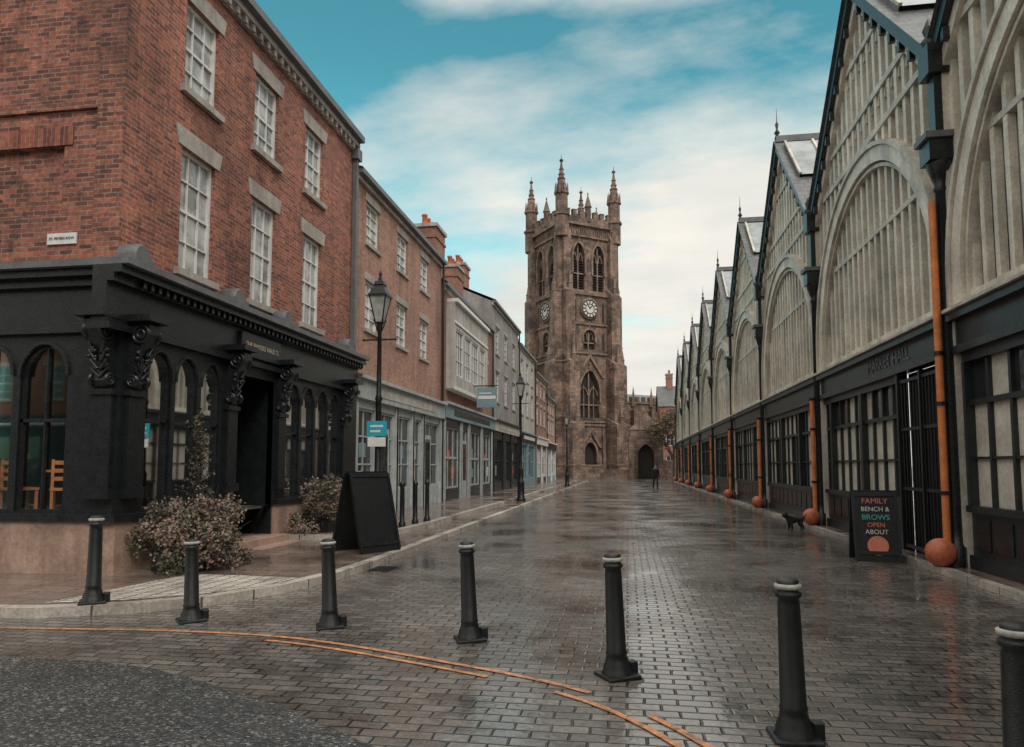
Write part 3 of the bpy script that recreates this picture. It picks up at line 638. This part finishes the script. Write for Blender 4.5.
# ---------------------------------------------------------------- church
ang=math.radians(36); church=empty('church',(-8.0,108.3,0),ang)
S_=4.5; C=MB();CG=MB();CT=MB()
faces=[((0,-1,0),(1,0,0)),((-1,0,0),(0,-1,0)),((1,0,0),(0,1,0)),((0,1,0),(-1,0,0))]
ZT=37.2
for idx,(n,t) in enumerate(faces):
    n=Vector(n);t=Vector(t); ff=fr(n*S_,t,n)
    C.f=ff;CG.f=ff;CT.f=ff
    hs=[hole(-2.7,-.7,27.4,34.4,32.0,'pt'),hole(.7,2.7,27.4,34.4,32.0,'pt')]
    if idx==0: hs+=[hole(-1.7,1.7,8.6,15.6,12.2,'pt'),hole(-1.1,1.1,.6,5.2,3.2,'pt'),hole(-1.0,1.0,18.6,21.6,20.4,'pt')]
    else: hs+=[hole(-1.0,1.0,18.6,21.6,20.4,'pt'),hole(-1.0,1.0,8.6,13.6,11.5,'pt')]
    wall(C,-S_,S_,0,ZT,hs,'sand',depth=.6)
    for i,h in enumerate(hs):
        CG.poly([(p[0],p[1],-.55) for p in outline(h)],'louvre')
        ap=outline(h)[1:-1]; ap=[(ap[0][0],h['v0']+ (h['v1']-h['v0'])*.3)]+ap+[(ap[-1][0],h['v0']+(h['v1']-h['v0'])*.3)]
        ap=[(u+(-.25 if u<(h['u0']+h['u1'])/2 else .25 if u>(h['u0']+h['u1'])/2 else 0),v+.18) for u,v in ap]
        ribbon(CT,ap,.28,0,.2,'sandl')
        uc=(h['u0']+h['u1'])/2
        CT.lathe([(.18,0),(.08,.5),(.2,.7),(.02,1.0)],ff(uc,h['v1']+.15,.12),'sandl',6,smooth=False)
        if h['v0']>5:
            CT.box(uc-.1,uc+.1,h['v0'],h['v1']-.3,-.5,-.2,'sandl'); CT.box(h['u0'],h['u1'],(h['v0']+h['vs'])/2,(h['v0']+h['vs'])/2+.2,-.5,-.22,'sandl')
            if h['u1']-h['u0']>3:
                for q in(-.85,.85): CT.box(uc+q-.07,uc+q+.07,h['v0'],h['vs']+1.2,-.5,-.24,'sandl')
            for q in(-1,1):
                cc=(uc+q*(h['u1']-h['u0'])/4); ww=(h['u1']-h['u0'])/4-.1
                ribbon(CT,arch_pts(cc-ww,cc+ww,h['vs']-.3,h['vs']+1.0,'pt',5),.14,-.5,-.25,'sandl')
        if h['v0']>25:
            z=h['v0']+.3
            while z<h['vs']: CG.box(h['u0'],h['u1'],z,z+.12,-.52,-.3,'louvre'); z+=.4
    if idx==0:
        CT.prism([(-2.5,14.5),(0,18.1),(2.5,14.5),(2.1,14.5),(0,17.4),(-2.1,14.5)],0,.3,'sandl')
        CT.prism([(-1.9,4.3),(0,7.2),(1.9,4.3),(1.5,4.3),(0,6.5),(-1.5,4.3)],0,.35,'sandl')
        for q in(-1,1):
            CT.box(q*2.3-.25,q*2.3+.25,0,6.2,0,.4,'sandl'); CT.lathe([(.3,0),(.02,1.4)],ff(q*2.3,6.2,.2),'sandl',4,smooth=False)
    for z,p,hh in((1.6,.35,.25),(7.4,.2,.3),(16.9 if idx else 7.9,.18,.25),(17.9,.2,.22),(22.2,.22,.3),(26.6,.25,.35),(35.2,.3,.3),(36.9,.45,.35)):
        z=z+idx*.004; CT.box(-S_-p,S_+p,z,z+hh,-.05,p+idx*.004,'sandl')
    CT.box(-S_-.3,S_+.3,0,1.58,-.05,.32+idx*.003,'sand')
    for z0,z1 in((22.7,26.2),(18.5,21.6),(8.9,15.5)):
        for q in (-3.25,-2.45,2.45,3.25):
            if z0<10 and abs(q)<3 and idx==0: continue
            ribbon(CT,[(q-.33,z0)]+arch_pts(q-.33,q+.33,z1-.8,z1-.1,'pt',4)+[(q+.33,z0)],.1,0,.12,'sandl')
            CG.poly([(q-.2,z0+.1,.006),(q+.2,z0+.1,.006),(q+.2,z1-.9,.006),(q,z1-.4,.006),(q-.2,z1-.9,.006)],'louvre')
    for q in range(11):
        uq=-3.75+q*.75; ribbon(CT,arch_pts(uq-.3,uq+.3,35.6,36.7,'pt',4),.09,0,.12,'sandl')
    c=ff(0,24.6,.05)
    CT.lathe([(1.6,0),(1.6,.2),(1.4,.25)],c,'sandl',28,axis=n); CG.lathe([(1.32,0),(1.32,.27)],c,'clock',28,axis=n)
    for q in range(12):
        a=q*math.pi/6
        p0=ff(.85*math.sin(a),24.6+.85*math.cos(a),.34);p1=ff(1.2*math.sin(a),24.6+1.2*math.cos(a),.34); CG.tube(p0,p1,.08,.08,'louvre',5)
    CG.tube(ff(0,24.6,.36),ff(.35,25.1,.36),.09,.05,'louvre',5); CG.tube(ff(0,24.6,.36),ff(-.5,25.4,.36),.08,.04,'louvre',5)
    CG.torus(c+n*.3,.72,.05,n,'louvre'); CG.torus(c+n*.3,1.28,.06,n,'louvre')
    C.box(-S_-.1,S_+.1,ZT,ZT+1.0+idx*.003,-.35,.25+idx*.003,'sand')
    nb=7
    for i in range(nb):
        u=-S_+.9+(2*S_-1.8)*i/(nb-1)
        CT.box(u-.33,u+.33,ZT+1.0,ZT+1.9,-.33,.22,'sand'); CT.box(u-.38,u+.38,ZT+1.9,ZT+2.02,-.38,.28,'sandl')
    m0=ff(0,ZT+.4,.0); CT.lathe([(.45,0),(.45,2.2),(.6,2.3),(.5,2.5),(.05,4.2),(.14,4.3),(.02,4.6)],m0,'sandl',8,smooth=False,axis=(0,0,1))
C.f=IDENT;CT.f=IDENT
for sx in(-1,1):
    for sy in(-1,1):
        for z0,z1,pr,wd in((0,7.6,2.9,1.9),(7.6,16.5,2.1,1.7),(16.5,26.8,1.3,1.5),(26.8,35.4,.75,1.25)):
            for ax in(0,1):
                if ax==0: x0,x1=sx*(S_-.05),sx*(S_+pr); y0,y1=sy*(S_-wd+.15),sy*(S_+.15)
                else: y0,y1=sy*(S_-.05),sy*(S_+pr); x0,x1=sx*(S_-wd+.13),sx*(S_+.13)
                C.box(min(x0,x1),max(x0,x1),min(y0,y1),max(y0,y1),z0,z1,'sand')
                if ax==0: vs=[(x0,y0,z1),(x1,y0,z1),(x1,y1,z1),(x0,y1,z1),(x0,y0,z1+1.2),(x0,y1,z1+1.2)]
                else: vs=[(x0,y0,z1),(x0,y1,z1),(x1,y1,z1),(x1,y0,z1),(x0,y0,z1+1.2),(x1,y0,z1+1.2)]
                C.mesh(vs,[(0,1,4),(3,2,5),(1,2,5,4)],'sandl')
                e=.08+ax*.004; zb=(z0 if z0 else 1.7)+ax*.004; CT.box(min(x0,x1)-e,max(x0,x1)+e,min(y0,y1)-e,max(y0,y1)+e,zb,zb+.22,'sandl')
                if ax==0: pc=((x1-sx*.25),(y0+y1)/2,z1-.3)
                else: pc=((x0+x1)/2,(y1-sy*.25),z1-.3)
                CT.lathe([(.34,0),(.34,1.3),(.44,1.35),(.3,1.5),(.05,3.0),(.14,3.1),(.02,3.4)],pc,'sandl',4,smooth=False,rot=math.pi/4)
        o=(sx*(S_+.1),sy*(S_+.1),34.8)
        C.lathe([(1.0,0),(1.0,3.0),(1.2,3.1),(1.2,3.4),(.9,3.5),(.9,6.2),(1.12,6.3),(1.12,6.55),(.85,6.6),(.5,8.5),(.62,8.6),(.4,8.9),(.12,11.1),(.28,11.25),(.28,11.45),(.05,11.6),(.02,12.3)],o,'sand',8,smooth=False,rot=math.pi/8)
        for q in range(8):
            a=q*math.pi/4; CT.lathe([(.14,0),(.14,.8),(.02,1.8)],(o[0]+.92*math.cos(a),o[1]+.92*math.sin(a),o[2]+6.2),'sandl',5,smooth=False)
            for kk in range(5):
                rr=.85-.13*kk; CT.sphere((o[0]+(rr)*math.cos(a)*.9,o[1]+rr*math.sin(a)*.9,o[2]+7.0+kk*.75),.09,'sandl',5)
C.poly([(-S_,-S_,ZT+.3),(S_,-S_,ZT+.3),(S_,S_,ZT+.3),(-S_,S_,ZT+.3)],'lead')
C.build('tower_walls',church);CG.build('tower_openings',church);CT.build('tower_trim',church)
Nv=MB();NG=MB();NT=MB()
ff=fr((0,2.0,0),(1,0,0),(0,-1,0)); Nv.f=ff;NG.f=ff;NT.f=ff
hs=[hole(6.2+i*3.6,8.0+i*3.6,2.6,8.6,6.6,'pt') for i in range(6)]
wall(Nv,4.4,30,0,12,hs,'sand',depth=.4)
for h in hs: NG.poly([(p[0],p[1],-.35) for p in outline(h)],'glassd'); uc=(h['u0']+h['u1'])/2; NT.box(uc-.07,uc+.07,h['v0'],h['v1']-.2,-.33,-.1,'sandl'); ribbon(NT,[(u,v+.1) for u,v in outline(h)[1:-1]],.2,0,.1,'sandl')
for i in range(8): u=5.2+i*3.6; NT.box(u-.35,u+.35,0,10.6,0,.9,'sand'); NT.lathe([(.35,0),(.35,1.2),(.02,3.2)],ff(u,11.2,.3),'sandl',4,smooth=False)
i=0
while 4.8+i*1.2<30: NT.box(4.8+i*1.2,5.4+i*1.2,12,12.8,-.3,.05,'sand'); i+=1
NT.box(4.4,30,11.7,11.9,0,.2,'sandl')
Nv.f=IDENT
Nv.poly([(30,2,0),(30,16,0),(30,16,12),(30,9,14),(30,2,12)],'sand'); Nv.poly([(4.4,2,12),(30,2,12),(30,9,14),(4.4,9,14)],'lead'); Nv.poly([(4.4,16,12),(30,16,12),(30,9,14),(4.4,9,14)],'lead'); Nv.poly([(4.4,16,0),(30,16,0),(30,16,12),(4.4,16,12)],'sand')
Nv.build('nave_walls',church);NG.build('nave_glass',church);NT.build('nave_trim',church)
gw=empty('churchyard_gateway'); b=MB(fr((0,92,0),(1,0,0),(0,-1,0)))
wall(b,.4,4.2,0,6.2,[hole(1.3,3.3,0,4.4,3.0,'pt')],'sand',depth=.8); b.prism([(.2,6.2),(4.4,6.2),(2.3,8.4)],-.8,.1,'sandl'); b.box(.2,.9,0,5.4,0,.5,'sand'); b.box(3.7,4.4,0,5.4,0,.5,'sand')
b.poly([(.4,0,-.8),(4.2,0,-.8),(4.2,6.2,-.8),(.4,6.2,-.8)],'louvre'); b.build('stonework',gw)
b=MB(); b.box(4.4,14,92,92.5,0,2.2,'sand'); b.box(4.4,14,91.95,92.55,2.2,2.35,'sandl'); b.box(-4,.2,92.0,92.4,0,1.2,'sand'); b.build('churchyard_wall')
hb=empty('distant_brick_house'); b=MB(fr((0,100,0),(1,0,0),(0,-1,0))); bg=MB(b.f); bf=MB(b.f)
hs=[hole(5.2+i*2.4,6.3+i*2.4,z,z+1.6) for i in range(4) for z in(1.4,4.4,7.2)]
wall(b,4.4,16,0,9.8,hs,'brick3'); b.f=IDENT; b.poly([(4.4,100,0),(4.4,109,0),(4.4,109,9.8),(4.4,104.5,13),(4.4,100,9.8)],'brick3'); b.poly([(4.2,99.8,9.75),(16,99.8,9.75),(16,104.5,13),(4.2,104.5,13)],'slate'); b.poly([(4.2,109,9.75),(16,109,9.75),(16,104.5,13),(4.2,104.5,13)],'slate')
for h in hs: window(bg,bf,h,'glassd','white',2,2)
b.build('walls',hb);bg.build('glass',hb);bf.build('frames',hb); chimney(hb,6,104.5,12.5,14.6)

# ---------------------------------------------------------------- trees
def tree(name,loc,h,r,n=3000,leaf=.22):
    rt=empty(name,loc); tr=MB(); lv=MB(); tips=[]
    tr.lathe([(.34,0),(.24,.6),(.2,h*.3),(.15,h*.42)],(0,0,0),'bark',10)
    def limb(p,d,L,rad,lev):
        q=p+d*L; tr.tube(p,q,rad,rad*.6,'bark',6)
        if lev==0: tips.append(q); return
        for _ in range(3+(lev>1)):
            nd=(d+Vector((random.uniform(-1,1),random.uniform(-1,1),random.uniform(-.2,.9)))*.75).normalized(); limb(q,nd,L*random.uniform(.65,.85),rad*.55,lev-1)
        tips.append(q)
    for i in range(6):
        a=i*1.05+random.random(); limb(Vector((0,0,h*random.uniform(.25,.42))),Vector((math.cos(a)*.7,math.sin(a)*.7,random.uniform(.8,1.5))).normalized(),h*.2,.12,3)
    for i in range(n):
        t=random.choice(tips)
        p=t+Vector([random.gauss(0,.35) for _ in range(3)])
        a=Vector([random.uniform(-1,1) for _ in range(3)]).normalized(); b_=a.orthogonal().normalized(); L=leaf*random.uniform(.6,1.4)
        lv.poly([p,p+a*L*.5+b_*L*.4,p+a*L,p+a*L*.5-b_*L*.4],'tl%d'%random.choice([0,0,1,2,2,3]),raw=True)
    tr.build('trunk',rt);lv.build('foliage',rt)
tree('autumn_tree',(5.5,88,0),9.0,3.2)
def shrub(name,loc,rx,ry,h,n,spike=0):
    rt=empty(name,loc); b=MB(); w=MB()
    w.box(-rx*.45,rx*.45,-ry*.5,ry*.5,0,.3,'blackm'); w.box(-rx*.48,rx*.48,-ry*.53,ry*.53,.3,.34,'blackm'); w.build('planter',rt)
    cl=[]
    for i in range(42):
        a=random.uniform(0,6.28); k=math.sqrt(random.random()); cl.append((Vector((rx*k*math.cos(a)*.9,ry*k*math.sin(a)*.9,random.uniform(.1,1)*h*(1-.45*k*k))),random.uniform(.12,.26),random.randrange(5)))
    for i in range(110):
        c,r_,k=random.choice(cl); b.tube((c.x*.3,c.y*.3,.25),tuple(c+Vector([random.gauss(0,.16) for _ in range(3)])),.011,.003,'bark',4)
    for i in range(n):
        c,r_,k=random.choice(cl)
        dv=Vector([random.gauss(0,1) for _ in range(3)]).normalized()*r_*random.uniform(.4,1.25); p=c+dv
        if p.z<.03: p.z=.03+random.random()*.2
        a=Vector([random.uniform(-1,1) for _ in range(3)]).normalized(); bb=a.orthogonal().normalized(); L=random.uniform(.03,.07)
        m=k if random.random()<.55 else random.randrange(5)
        b.poly([p,p+a*L*.5+bb*L*.35,p+a*L,p+a*L*.5-bb*L*.35],'bl%d'%m,raw=True)
    if spike:
        for i in range(80):
            z=random.uniform(h*.6,spike); a=random.uniform(0,6.28); r=.34*(1-(z-h*.6)/(spike-h*.6))+.07
            c=Vector((random.gauss(0,.03),random.gauss(0,.03),z)); e=c+Vector((r*math.cos(a),r*math.sin(a),random.uniform(.05,.2)))
            b.tube(tuple(c),tuple(e),.008,.003,'bark',4)
            for q in range(14):
                p=c.lerp(e,random.random()); d=Vector([random.uniform(-1,1) for _ in range(3)]).normalized(); bb=d.orthogonal().normalized(); L=random.uniform(.03,.06)
                b.poly([p,p+d*L*.5+bb*L*.3,p+d*L,p+d*L*.5-bb*L*.3],'bl%d'%random.choice([1,3,3,0]),raw=True)
        b.tube((0,0,.3),(0,0,spike-.1),.03,.01,'bark',6)
    b.build('foliage',rt)
shrub('planted_shrub',(-6.55,10.2,KH),.8,.95,1.2,11500,2.3)
shrub('planted_shrub',(-6.7,15.6,.22),.65,1.4,1.15,8500)

# ---------------------------------------------------------------- street furniture
def bollard(x,y,z,h,tilt=(0,0)):
    rt=empty('bollard',(x,y,z)); rt.rotation_euler=(tilt[0],tilt[1],random.uniform(0,1)); s=h/.95; b=MB()
    b.lathe([(r,q*s) for r,q in[(.125,-.03),(.125,.03),(.112,.05),(.105,.09),(.088,.13),(.08,.17),(.086,.185),(.078,.2),(.066,.8),(.062,.83),(.078,.845),(.078,.865),(.062,.875),(.062,.885)]],(0,0,0),'blackm',20)
    b.lathe([(r,q*s) for r,q in[(.07,.887),(.081,.895),(.081,.912),(.07,.92)]],(0,0,0),'ring',20)
    b.lathe([(r,q*s) for r,q in[(.066,.92),(.064,.934),(.05,.946),(.02,.951)]],(0,0,0),'blackm',20)
    b.build('shaft',rt)
    k=MB(); k.box(-.14,.14,-.14,.14,-.05,.03,'blackm'); k.box(.1,.17,-.04,.04,.0,.11,'blackm'); k.build('base_plate',rt,.01)
lean=math.radians
bollard(-5.98,7.42,KH,.98); bollard(-4.62,7.2,0,.87,(0,lean(-1.5))); bollard(-3.04,7.16,0,.9,(0,lean(-2.5))); bollard(-1.5,6.85,0,.93,(0,lean(-2.5))); bollard(-.1,5.86,0,.96,(0,lean(-2))); bollard(.98,4.72,0,.96,(0,lean(-1))); bollard(1.76,3.72,0,.93)
def lamp(x,y,z,H=5.3,sign=False):
    rt=empty('street_lamp',(x,y,z)); b=MB()
    b.lathe([(.2,0),(.2,.12),(.16,.18),(.15,.75),(.17,.8),(.11,.9),(.09,1.3),(.1,1.36),(.065,1.45),(.055,2.8),(.075,2.86),(.05,2.95),(.04,H-1.05),(.07,H-1.0),(.05,H-.92),(.09,H-.85)],(0,0,0),'blackm',14)
    b.tube((-.32,0,H-1.2),(.32,0,H-1.2),.018,.018,'blackm'); b.sphere((-.33,0,H-1.2),.03,'blackm',8); b.sphere((.33,0,H-1.2),.03,'blackm',8)
    for a in range(4):
        t=math.pi/4+a*math.pi/2; c,s=math.cos(t),math.sin(t)
        b.tube((.1*c,.1*s,H-.86),(.24*c,.24*s,H-.33),.014,.014,'blackm',6); b.tube((.05*c,.05*s,H-1.0),(.14*c,.14*s,H-.8),.014,.014,'blackm',6)
    b.lathe([(.27,H-.34),(.27,H-.3),(.24,H-.28),(.13,H-.12),(.15,H-.1),(.12,H-.03),(.05,H+.0),(.03,H+.1),(.045,H+.12),(.01,H+.2)],(0,0,0),'blackm',4,smooth=False,rot=math.pi/4)
    b.lathe([(.1,H-.87),(.1,H-.85)],(0,0,0),'blackm',4,smooth=False,rot=math.pi/4)
    b.build('post',rt); gl=MB(); gl.lathe([(.095,H-.85),(.235,H-.34)],(0,0,0),'lampglass',4,smooth=False,rot=math.pi/4); gl.build('lantern_glass',rt)
    if sign:
        s=MB(); s.box(-.2,.2,-.1,-.075,2.12,2.42,'blue'); s.box(-.18,.18,-.1,-.075,1.92,2.1,'white'); s.box(-.13,.13,-.104,-.1,2.3,2.34,'white'); s.box(-.13,.08,-.104,-.1,2.2,2.24,'white'); s.box(-.04,.04,-.075,-.05,1.95,2.35,'blackm'); s.build('parking_sign',rt)
lamp(-4.85,13.6,KH,5.25,True); lamp(-4.65,31.5,KH,5.5); lamp(-4.65,56,KH,5.6)
for i,(x,y) in enumerate(((-5.3,16.6),(-5.25,17.5),(-5.2,18.4))):
    rt=empty('pavement_post',(x,y,.2)); b=MB(); b.lathe([(.085,0),(.085,.1),(.06,.14),(.055,.95),(.07,.97),(.065,1.04),(.02,1.1)],(0,0,0),'blackm',12); b.build('shaft',rt)
def aboard(name,loc,rz,w,h,sp,mat):
    rt=empty(name,loc,rz); b=MB()
    for s in(-1,1):
        vs=[]
        for (yy,zz) in((s*sp,0.0),(s*.03,h)):
            for dx in(-w/2,w/2):
                for e in(0,.03): vs.append((dx,yy+s*e,zz))
        b.mesh(vs,[(0,1,5,4),(2,6,7,3),(0,4,6,2),(1,3,7,5),(0,2,3,1),(4,5,7,6)],'blackm')
        def pt(u,v,e): return (u,s*(sp+(.03-sp)*v/h)+s*(.03+e),v)
        for (u0,u1,v0,v1) in((-w/2,-w/2+.05,.02,h-.02),(w/2-.05,w/2,.02,h-.02),(-w/2+.05,w/2-.05,h-.08,h-.02),(-w/2+.05,w/2-.05,.12,.18)):
            b.mesh([pt(u0,v0,.002),pt(u1,v0,.002),pt(u1,v1,.002),pt(u0,v1,.002),pt(u0,v0,.02),pt(u1,v0,.02),pt(u1,v1,.02),pt(u0,v1,.02)],[(4,5,6,7),(0,1,5,4),(1,2,6,5),(2,3,7,6),(3,0,4,7)],mat)
    b.box(-w/2,w/2,-.035,.035,h-.02,h+.02,mat); b.build('panels',rt); return rt
aboard('sandwich_board',(-4.75,12.75,KH),lean(62),.95,1.42,.38,'black')
rt=aboard('chalk_menu_board',(4.3,13.75,0),lean(-6),.74,1.2,.3,'chalk')
tl=math.atan2(.27,1.2)
for s,z,sz,m in(('FAMILY',1.03,.13,'pink'),('BENCH &',.89,.11,'white'),('BROWS',.75,.13,'teal'),('OPEN',.62,.11,'pink'),('ABOUT',.5,.11,'white')):
    yy=-(.3-.27*z/1.2)-.036; text(s,(0,yy,z),(math.pi/2-tl,0,0),sz,m,rt,ext=.002)
b=MB(); b.lathe([(.17,0),(.17,.004)],(0,-(.3-.27*.25/1.2)-.034,.27),'pink',20,axis=(0,-1,.22)); b.build('roundel',rt)

# ---------------------------------------------------------------- figures
def skinfig(name,V,E,Rd,root,assign,loc,rz,sub=2):
    me=bpy.data.meshes.new(name); me.from_pydata(V,E,[]); o=bpy.data.objects.new(name,me); col.objects.link(o)
    sk=o.modifiers.new('skin','SKIN'); sk.use_smooth_shade=True
    if not me.skin_vertices:
        bpy.context.view_layer.objects.active=o; bpy.ops.mesh.customdata_skin_add()
    for i,r in enumerate(Rd):
        v=me.skin_vertices[0].data[i]; v.radius=r if isinstance(r,tuple) else (r,r); v.use_root=(i==root)
    ss=o.modifiers.new('sub','SUBSURF'); ss.levels=sub; ss.render_levels=sub
    dg=bpy.context.evaluated_depsgraph_get(); m2=bpy.data.meshes.new_from_object(o.evaluated_get(dg))
    bpy.data.objects.remove(o)
    m2.materials.clear(); mats=[]
    for p in m2.polygons:
        k=assign(p.center)
        if k not in mats: mats.append(k); m2.materials.append(M[k])
    for p in m2.polygons: p.material_index=mats.index(assign(p.center)); p.use_smooth=True
    o=bpy.data.objects.new(name,m2); col.objects.link(o); o.location=loc; o.rotation_euler=(0,0,rz); return o
V=[(0,0,.93),(0,0,1.1),(0,-.01,1.3),(0,0,1.43),(0,0,1.5),(0,-.02,1.6),(0,-.02,1.71),
   (.17,0,1.4),(.23,.06,1.13),(.24,-.06,.9),(.24,-.1,.8),(-.17,0,1.4),(-.23,-.06,1.13),(-.22,-.2,.93),(-.21,-.26,.85),
   (.09,0,.88),(.1,-.17,.5),(.1,-.12,.1),(.1,-.27,.04),(-.09,0,.88),(-.1,.08,.5),(-.1,.3,.14),(-.1,.2,.04)]
E=[(0,1),(1,2),(2,3),(3,4),(4,5),(5,6),(3,7),(7,8),(8,9),(9,10),(3,11),(11,12),(12,13),(13,14),(0,15),(15,16),(16,17),(17,18),(0,19),(19,20),(20,21),(21,22)]
Rd=[.15,.15,.17,.12,.06,.095,.075,.075,.055,.04,.035,.075,.055,.04,.035,.1,.07,.045,.04,.1,.07,.045,.04]
def asg(c):
    if c.z>1.66 or (c.z>1.55 and c.y>.02): return 'hair'
    if c.z>1.47: return 'skin'
    if c.z<.1: return 'hair'
    if abs(c.x)>.17 and c.z<.86: return 'skin'
    if c.z>.78: return 'coat'
    return 'jeans'
skinfig('pedestrian',V,E,Rd,0,asg,(1.85,50,0),.15)
V=[(.14,0,.27),(0,0,.28),(-.14,0,.27),(-.22,0,.36),(-.29,0,.41),(-.37,0,.39),(.24,0,.36),(.3,0,.42),
   (-.15,.06,.16),(-.14,.06,.08),(-.16,.06,.015),(-.15,-.06,.16),(-.12,-.06,.08),(-.15,-.06,.015),
   (.13,.06,.17),(.2,.06,.09),(.18,.06,.015),(.12,-.06,.17),(.19,-.06,.09),(.16,-.06,.015),(-.27,.045,.48),(-.27,-.045,.48)]
E=[(0,1),(1,2),(2,3),(3,4),(4,5),(0,6),(6,7),(2,8),(8,9),(9,10),(2,11),(11,12),(12,13),(0,14),(14,15),(15,16),(0,17),(17,18),(18,19),(4,20),(4,21)]
Rd=[.075,.075,.09,.055,.06,.028,.018,.01,.035,.022,.02,.035,.022,.02,.042,.022,.02,.042,.022,.02,.014,.014]
skinfig('small_dog',V,E,Rd,1,lambda c:'fur',(4.2,19.4,0),.3)

# ---------------------------------------------------------------- world, sun, camera
w=bpy.data.worlds.new('World'); scene.world=w; w.use_nodes=True; nt=w.node_tree; bgd=nt.nodes['Background']
sdir=Vector((.42,-.66,.80)).normalized()
sky=N(nt,'ShaderNodeTexSky'); sky.sky_type='NISHITA'; sky.sun_disc=False; sky.sun_elevation=math.asin(sdir.z); sky.sun_rotation=math.atan2(sdir.x,sdir.y)
sky.air_density=1.0; sky.dust_density=.6; sky.ozone_density=1.5
tc=N(nt,'ShaderNodeTexCoord'); sep=N(nt,'ShaderNodeSeparateXYZ'); nt.links.new(tc.outputs['Generated'],sep.inputs[0])
zz=N(nt,'ShaderNodeMath',operation='MAXIMUM'); nt.links.new(sep.outputs[2],zz.inputs[0]); zz.inputs[1].default_value=0
za=N(nt,'ShaderNodeMath',operation='ADD'); nt.links.new(zz.outputs[0],za.inputs[0]); za.inputs[1].default_value=.22
comb=N(nt,'ShaderNodeCombineXYZ')
for i in(0,1):
    dv=N(nt,'ShaderNodeMath',operation='DIVIDE'); nt.links.new(sep.outputs[i],dv.inputs[0]); nt.links.new(za.outputs[0],dv.inputs[1]); nt.links.new(dv.outputs[0],comb.inputs[i])
mp=N(nt,'ShaderNodeMapping'); mp.inputs['Location'].default_value=(3.1,1.7,0); mp.inputs['Rotation'].default_value=(0,0,.5); mp.inputs['Scale'].default_value=(1.0,1.7,1)
nt.links.new(comb.outputs[0],mp.inputs[0])
cn=noise(nt,.9,9,mp.outputs[0],rough=.58)
cov=N(nt,'ShaderNodeMath',operation='MULTIPLY_ADD'); nt.links.new(zz.outputs[0],cov.inputs[0]); cov.inputs[1].default_value=-.70; cov.inputs[2].default_value=.32
cx=N(nt,'ShaderNodeMath',operation='MULTIPLY_ADD'); nt.links.new(sep.outputs[0],cx.inputs[0]); cx.inputs[1].default_value=.42; nt.links.new(cov.outputs[0],cx.inputs[2])
hi=N(nt,'ShaderNodeMapRange'); hi.inputs[1].default_value=.54; hi.inputs[2].default_value=.70; hi.inputs[3].default_value=0; hi.inputs[4].default_value=.8; nt.links.new(sep.outputs[2],hi.inputs[0])  # extra cloud cover overhead, out of view, added for neutral ambient light
bk=N(nt,'ShaderNodeMapRange'); bk.inputs[1].default_value=.45; bk.inputs[2].default_value=.1; bk.inputs[3].default_value=0; bk.inputs[4].default_value=.6; nt.links.new(sep.outputs[1],bk.inputs[0])  # unseen cloud cover to the sides and rear, added to brighten the ambient
s1=N(nt,'ShaderNodeMath',operation='ADD'); nt.links.new(cx.outputs[0],s1.inputs[0]); nt.links.new(hi.outputs[0],s1.inputs[1])
s2=N(nt,'ShaderNodeMath',operation='ADD'); nt.links.new(s1.outputs[0],s2.inputs[0]); nt.links.new(bk.outputs[0],s2.inputs[1])
ca=N(nt,'ShaderNodeMath',operation='ADD'); nt.links.new(cn.outputs[0],ca.inputs[0]); nt.links.new(s2.outputs[0],ca.inputs[1])
mask=ramp(nt,ca.outputs[0],[(.43,g(0)),(.52,g(.42)),(.66,g(1))])
cn2=noise(nt,1.6,7,mp.outputs[0]); ccol=ramp(nt,cn2.outputs[0],[(.3,(.66,.67,.64)),(.7,(.88,.84,.76))])
cs=mul(nt,ccol,(7.4,7.4,7.4,1))
# clouds above the frame scaled brighter, added for more ambient light
ov=N(nt,'ShaderNodeMapRange'); ov.inputs[1].default_value=.5; ov.inputs[2].default_value=.9; ov.inputs[3].default_value=1.0; ov.inputs[4].default_value=1.7; nt.links.new(sep.outputs[2],ov.inputs[0])
cv=N(nt,'ShaderNodeVectorMath',operation='SCALE'); nt.links.new(cs,cv.inputs[0]); nt.links.new(ov.outputs[0],cv.inputs[3])
hz=N(nt,'ShaderNodeMapRange'); hz.inputs[1].default_value=.5; hz.inputs[2].default_value=.0; hz.inputs[3].default_value=.85; hz.inputs[4].default_value=1.4; nt.links.new(zz.outputs[0],hz.inputs[0])
tv=N(nt,'ShaderNodeVectorMath',operation='SCALE'); tint=mul(nt,sky.outputs[0],(.62,1.48,1.08,1)); nt.links.new(tint,tv.inputs[0]); nt.links.new(hz.outputs[0],tv.inputs[3])
mx=N(nt,'ShaderNodeMix'); mx.data_type='RGBA'; nt.links.new(mask,mx.inputs[0]); nt.links.new(tv.outputs[0],mx.inputs[6]); nt.links.new(cv.outputs[0],mx.inputs[7])
nt.links.new(mx.outputs[2],bgd.inputs[0]); bgd.inputs[1].default_value=.15
sl=bpy.data.lights.new('sun','SUN'); sl.energy=1.4; sl.angle=math.radians(20); sl.color=(1,.95,.88)
so=bpy.data.objects.new('sun',sl); col.objects.link(so); so.rotation_euler=(-sdir).to_track_quat('-Z','Y').to_euler(); so.location=(20,-20,40)
cam=bpy.data.cameras.new('camera'); co=bpy.data.objects.new('camera',cam); col.objects.link(co); scene.camera=co
cam.sensor_width=36; cam.lens=36*720/1024; cam.shift_y=35.8/1024; cam.clip_end=4000; cam.clip_start=.05
co.location=(0,0,1.65); co.rotation_euler=(math.radians(90+4.5),0,math.radians(9.1))
scene.view_settings.view_transform='Standard'; scene.view_settings.look='None'; scene.view_settings.exposure=0
